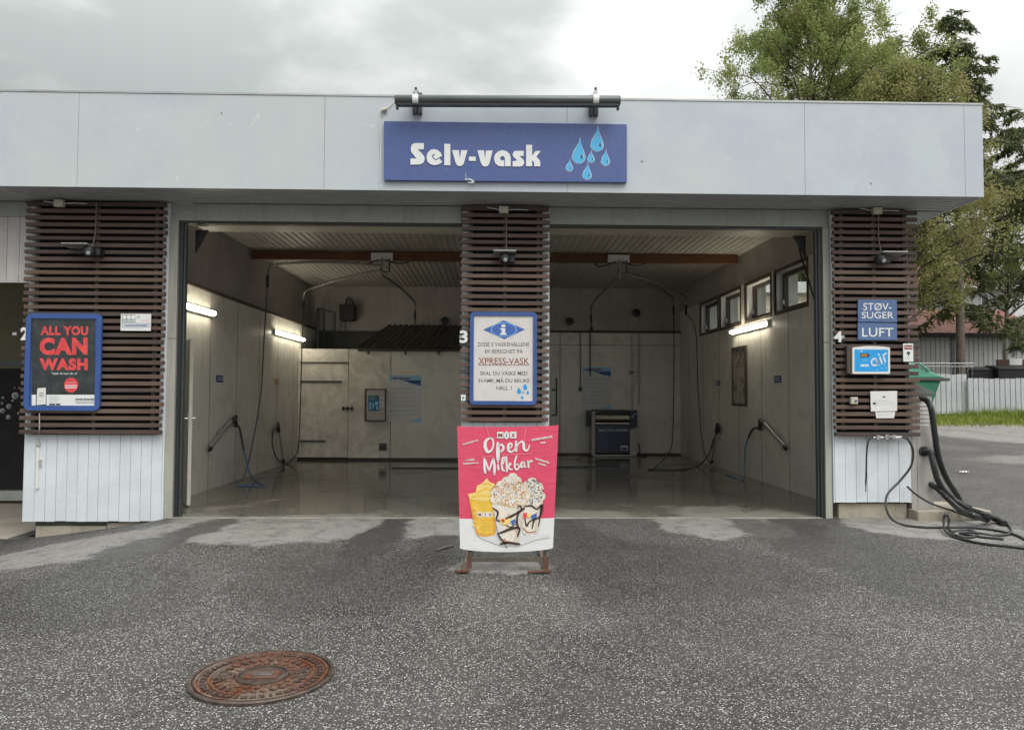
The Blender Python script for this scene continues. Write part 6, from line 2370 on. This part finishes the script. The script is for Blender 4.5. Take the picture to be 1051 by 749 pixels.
for px in (958, 975, 1006, 1024):
    q0, q1 = atY(px, 301, YH), atY(px + 9, 314, YH)
    w = MB()
    for (x0, x1, z0, z1) in ((q0.x, q1.x, q0.z - 0.08, q0.z), (q0.x, q1.x, q1.z, q1.z + 0.08), (q0.x, q0.x + 0.08, q1.z + 0.081, q0.z - 0.081), (q1.x - 0.08, q1.x, q1.z + 0.081, q0.z - 0.081)):
        w.box(x0, x1, YH - 0.05, YH - 0.002, z0, z1, MA['whitepl'])
    wo = w.build('window', t)
    w = MB()
    w.box(q0.x + 0.08, q1.x - 0.08, YH - 0.025, YH - 0.003, q1.z + 0.08, q0.z - 0.08, gw)
    w.build('pane', wo)
# beige brick building seen through the wash bay windows
bm_ = brick_mat('beige_brick', (0.58, 0.49, 0.36), (0.66, 0.57, 0.44), (0.36, 0.32, 0.26), 0.5, 0.17)
t = thing('brick_building', 'beige brick building seen through the high windows of the right wash wall', 'building', (9, 22, 0.7))
p = MB()
p.box(4.0, 12.2, 17.5, 26, 0.5, 5.2, bm_)
p.build('wall', t)
p = MB()
p.box(3.8, 12.4, 17.3, 26.2, 5.201, 5.6, MA['whitepl'])
p.build('roof', t)


# ------------------------------------------------------------------ trees
def tubes_into(p, pts, r0, r1, mat, n=6):
    k = len(pts)
    p.tube(pts, [r0 + (r1 - r0) * i / (k - 1) for i in range(k)], mat, n, cap=False)


def leaf_quads(c, size, r, droop=0.5):
    """diamond leaves at centres c"""
    n_ = len(c)
    d = r.normal(0, 1, (n_, 3))
    d[:, 2] -= droop
    d /= np.linalg.norm(d, axis=1)[:, None]
    e = np.cross(d, r.normal(0, 1, (n_, 3)))
    e /= np.linalg.norm(e, axis=1)[:, None] + 1e-9
    L_ = (size * r.uniform(0.7, 1.3, n_))[:, None]
    v = np.zeros((n_, 4, 3))
    v[:, 0] = c - d * L_ * 0.5
    v[:, 1] = c + e * L_ * 0.34
    v[:, 2] = c + d * L_ * 0.6
    v[:, 3] = c - e * L_ * 0.34
    return v.reshape(-1, 3)


def birch(name, label, base, H, zlo, rad, nlimb, nleaf, lsize, mats, seed, group, lean=(0, 0), r0=0.22, keep=None):
    r = np.random.default_rng(seed)
    rp = random.Random(seed)
    t = thing(name, label, 'tree', base, group)
    b0 = Vector(base)
    p = MB()
    tp = [b0 + V(lean[0] * u * u + 0.15 * math.sin(u * 7 + seed), lean[1] * u * u, H * 0.97 * u) for u in [i / 12 for i in range(13)]]
    tubes_into(p, tp, r0, 0.02, mats[0], 10)
    cents, anch = [], []
    for i in range(nlimb):
        u = zlo / H + (1 - zlo / H) * (i + rp.random()) / nlimb
        u = min(u, 0.97)
        k = u * 12
        j = min(int(k), 11)
        s0 = tp[j].lerp(tp[j + 1], k - j)
        az = i * 2.399 + rp.uniform(-0.5, 0.5)
        # crown profile: widest at 45 % of crown height
        cu = (u * H - zlo) / (H - zlo)
        prof = math.sin(math.pi * min(1, 0.22 + 0.78 * cu) ** 0.9) ** 0.7
        ln = rad * max(0.12, prof) * rp.uniform(0.65, 1.12)
        hz = V(math.cos(az), math.sin(az), 0)
        rise = ln * rp.uniform(0.35, 0.8) * (1 - 0.4 * cu)
        pts = [s0, s0 + hz * ln * 0.35 + V(0, 0, rise * 0.55), s0 + hz * ln * 0.72 + V(0, 0, rise * 0.95), s0 + hz * ln + V(0, 0, rise * 0.85)]
        pts = curve3(pts, 4)
        tubes_into(p, pts, max(0.02, 0.075 * (1 - u) + 0.015), 0.008, mats[1], 5)
        for q in range(rp.randint(4, 7)):
            f0 = rp.uniform(0.3, 1.0)
            s1 = pts[min(int(f0 * (len(pts) - 1)), len(pts) - 1)]
            d = V(rp.gauss(0, 1), rp.gauss(0, 1), rp.gauss(0.25, 0.5)).normalized() * rp.uniform(0.5, 1.0) * (0.28 * ln + 0.35)
            e1_ = s1 + d
            tubes_into(p, [s1, s1 + d * 0.5 + V(0, 0, 0.06), e1_], 0.013, 0.004, mats[1], 4)
            # weeping twigs
            for w in range(rp.randint(3, 6)):
                s2 = s1.lerp(e1_, rp.uniform(0.25, 1.0))
                dr = V(rp.gauss(0, 0.22), rp.gauss(0, 0.22), -rp.uniform(0.25, 1.0)) * rp.uniform(0.5, 1.25)
                anch.append((s2, dr))
                if w == 0:
                    tubes_into(p, [s2, s2 + dr * 0.5, s2 + dr], 0.005, 0.002, mats[1], 3)
    A = np.array([[*a_, *d_] for a_, d_ in anch])
    idx = r.integers(0, len(A), nleaf)
    w_ = r.beta(0.6, 1.4, len(A))
    idx = r.choice(len(A), nleaf, p=(w_ + 0.12) / (w_ + 0.12).sum())
    tt = r.random(nleaf)[:, None]
    C = A[idx, :3] + A[idx, 3:] * tt + r.normal(0, 0.13, (nleaf, 3))
    if keep is not None:
        C = C[keep(C)]
    p.build('trunk', t, recalc=False, smooth=True)
    npmesh('crown', leaf_quads(C, lsize, r), 4, mats[2], t)
    return t


bark = M('grey_birch_bark', (0.20, 0.185, 0.165), 0.8, 0, 0.4, 6, 0.4, 20)
twig = M('brown_twig', (0.06, 0.048, 0.038), 0.8, 0, 0.3, 10)
lf1 = leaf_mat('birch_leaves', ((0.17, 0.215, 0.06), (0.23, 0.28, 0.085), (0.29, 0.335, 0.115), (0.35, 0.355, 0.14), (0.38, 0.32, 0.15)), 0.55)
lf2 = leaf_mat('yellowing_birch_leaves', ((0.18, 0.225, 0.065), (0.25, 0.28, 0.09), (0.31, 0.315, 0.12), (0.36, 0.31, 0.14), (0.36, 0.28, 0.16)), 0.55)
needle = leaf_mat('spruce_needles', ((0.07, 0.095, 0.042), (0.105, 0.13, 0.055), (0.15, 0.17, 0.07), (0.19, 0.18, 0.085)), 0.32)
G_ = 'trees rising behind the car wash'


def base_at(px, Y):
    q = atY(px, 400, Y)
    return (q.x, Y, gz(q.x, Y) - 0.1)


birch('birch_tree', 'tall birch with wide green crown rising behind the grey fascia', base_at(838, 21), 19.4, 4.5, 5.4, 104, 150000, 0.092, (bark, twig, lf1), 11, G_)
birch('birch_tree', 'smaller yellowing birch drooping beside the right end of the fascia', base_at(924, 17.8), 13.6, 3.2, 3.9, 60, 52000, 0.088, (bark, twig, lf2), 23, G_, r0=0.14)


def spruce(name, label, base, H, seed, mats):
    r = np.random.default_rng(seed)
    rp = random.Random(seed)
    t = thing(name, label, 'tree', base, G_)
    b0 = Vector(base)
    p = MB()
    tubes_into(p, [b0 + V(0.06 * math.sin(u * 5), 0, H * u) for u in [i / 12 for i in range(13)]], 0.19, 0.015, mats[0], 12)
    C, S, D = [], [], []
    z = 3.6
    while z < H - 0.3:
        u = z / H
        L0 = 0.35 + 4.6 * (1 - u) ** 0.8
        n_ = rp.randint(2, 3) if z < 9 else rp.randint(4, 6)
        for k in range(n_):
            az = rp.uniform(0, 6.28)
            hz = V(math.cos(az), math.sin(az), 0)
            if z < 8.2 and hz.y < -0.25 and abs(hz.x) < 0.75:
                continue                       # open side towards the forecourt shows the trunk
            ln = L0 * rp.uniform(0.55, 1.1)
            s0 = b0 + V(0, 0, z + rp.uniform(-0.2, 0.2))
            dz = -0.35 * ln * (1 - 0.9 * u)
            pts = curve3([s0, s0 + hz * ln * 0.4 + V(0, 0, 0.12 + dz * 0.25), s0 + hz * ln * 0.8 + V(0, 0, dz * 0.85), s0 + hz * ln + V(0, 0, dz * 0.8)], 4)
            tubes_into(p, pts, 0.035 * (1 - u) + 0.012, 0.006, mats[1], 5)
            side = hz.cross(V(0, 0, 1))
            m_ = int(ln * 17) + 3
            for q in range(m_):
                f0 = 0.18 + 0.82 * (q + rp.random()) / m_
                s1 = pts[min(int(f0 * (len(pts) - 1)), len(pts) - 1)]
                sg = 1 if q % 2 else -1
                tw = (side * sg * rp.uniform(0.3, 0.8) + hz * rp.uniform(0.1, 0.6)).normalized() * rp.uniform(0.2, 0.62) * (0.45 + 0.55 * (1 - f0)) + V(0, 0, -rp.uniform(0.08, 0.5) * (1 - 0.6 * u))
                S.append(tuple(s1))
                D.append(tuple(tw))
        z += rp.uniform(0.36, 0.6)
    S, D = np.array(S), np.array(D)
    rep_ = 11
    tt = np.tile(np.linspace(0.05, 1, rep_), len(S))[:, None]
    S2, D2 = np.repeat(S, rep_, 0), np.repeat(D, rep_, 0)
    c = S2 + D2 * tt + r.normal(0, 0.03, (len(S2), 3))
    p.build('trunk', t, recalc=False, smooth=True)
    d = D2 / np.linalg.norm(D2, axis=1)[:, None] + r.normal(0, 0.45, (len(D2), 3))
    d /= np.linalg.norm(d, axis=1)[:, None]
    e = np.cross(d, r.normal(0, 1, d.shape))
    e /= np.linalg.norm(e, axis=1)[:, None] + 1e-9
    L_ = r.uniform(0.09, 0.2, len(c))[:, None]
    v = np.zeros((len(c), 4, 3))
    v[:, 0], v[:, 1], v[:, 2], v[:, 3] = c - d * L_ * 0.4, c + e * 0.028, c + d * L_, c - e * 0.028
    npmesh('crown', v.reshape(-1, 3), 4, mats[2], t)


sb = M('spruce_bark', (0.125, 0.10, 0.082), 0.85, 0, 0.4, 6, 0.6, 18)
spruce('spruce_tree', 'dark spruce with bare lower trunk standing behind the white fence', base_at(985.5, 19.4), 16.2, 5, (sb, twig, needle))
birch('birch_tree', 'broad birch between the tall birch and the spruce behind the fascia', base_at(908, 23.5), 17.2, 5.0, 4.6, 76, 100000, 0.092, (bark, twig, lf1), 31, G_)
birch('birch_tree', 'green birch in the gap at the right edge behind the black bins', base_at(1036, 24.5), 11.5, 4.6, 3.6, 44, 34000, 0.092, (bark, twig, lf1), 47, G_, r0=0.13, keep=lambda C: C[:, 2] > 5.8 + 0.8 * np.sin(C[:, 0] * 1.7))
q = base_at(1062, 20.5)
spruce('spruce_tree', 'dark spruce at the right edge with drooping branches over the black bins', q, 13.0, 9, (sb, twig, needle))

# scrap of paper on the asphalt
c = atZ(990, 485.5, 0.0)
for _ in range(4):
    c = atZ(990, 485.5, gz(c.x, c.y) + 0.01)
p = MB()
n_ = 5
vs_ = [(c.x + 0.13 * (i / (n_ - 1) - 0.5), c.y + 0.09 * (j / (n_ - 1) - 0.5) + 0.02 * i / n_, gz(c.x, c.y) + 0.012 + 0.03 * abs(math.sin(i * 1.7 + j * 1.1))) for j in range(n_) for i in range(n_)]
p.add(vs_, [(j * n_ + i, j * n_ + i + 1, (j + 1) * n_ + i + 1, (j + 1) * n_ + i) for j in range(n_ - 1) for i in range(n_ - 1)], INK['paper'])
tag(p.build('paper_scrap', recalc=False), 'small crumpled white paper scrap on the asphalt between vacuum hoses and grass', 'litter')
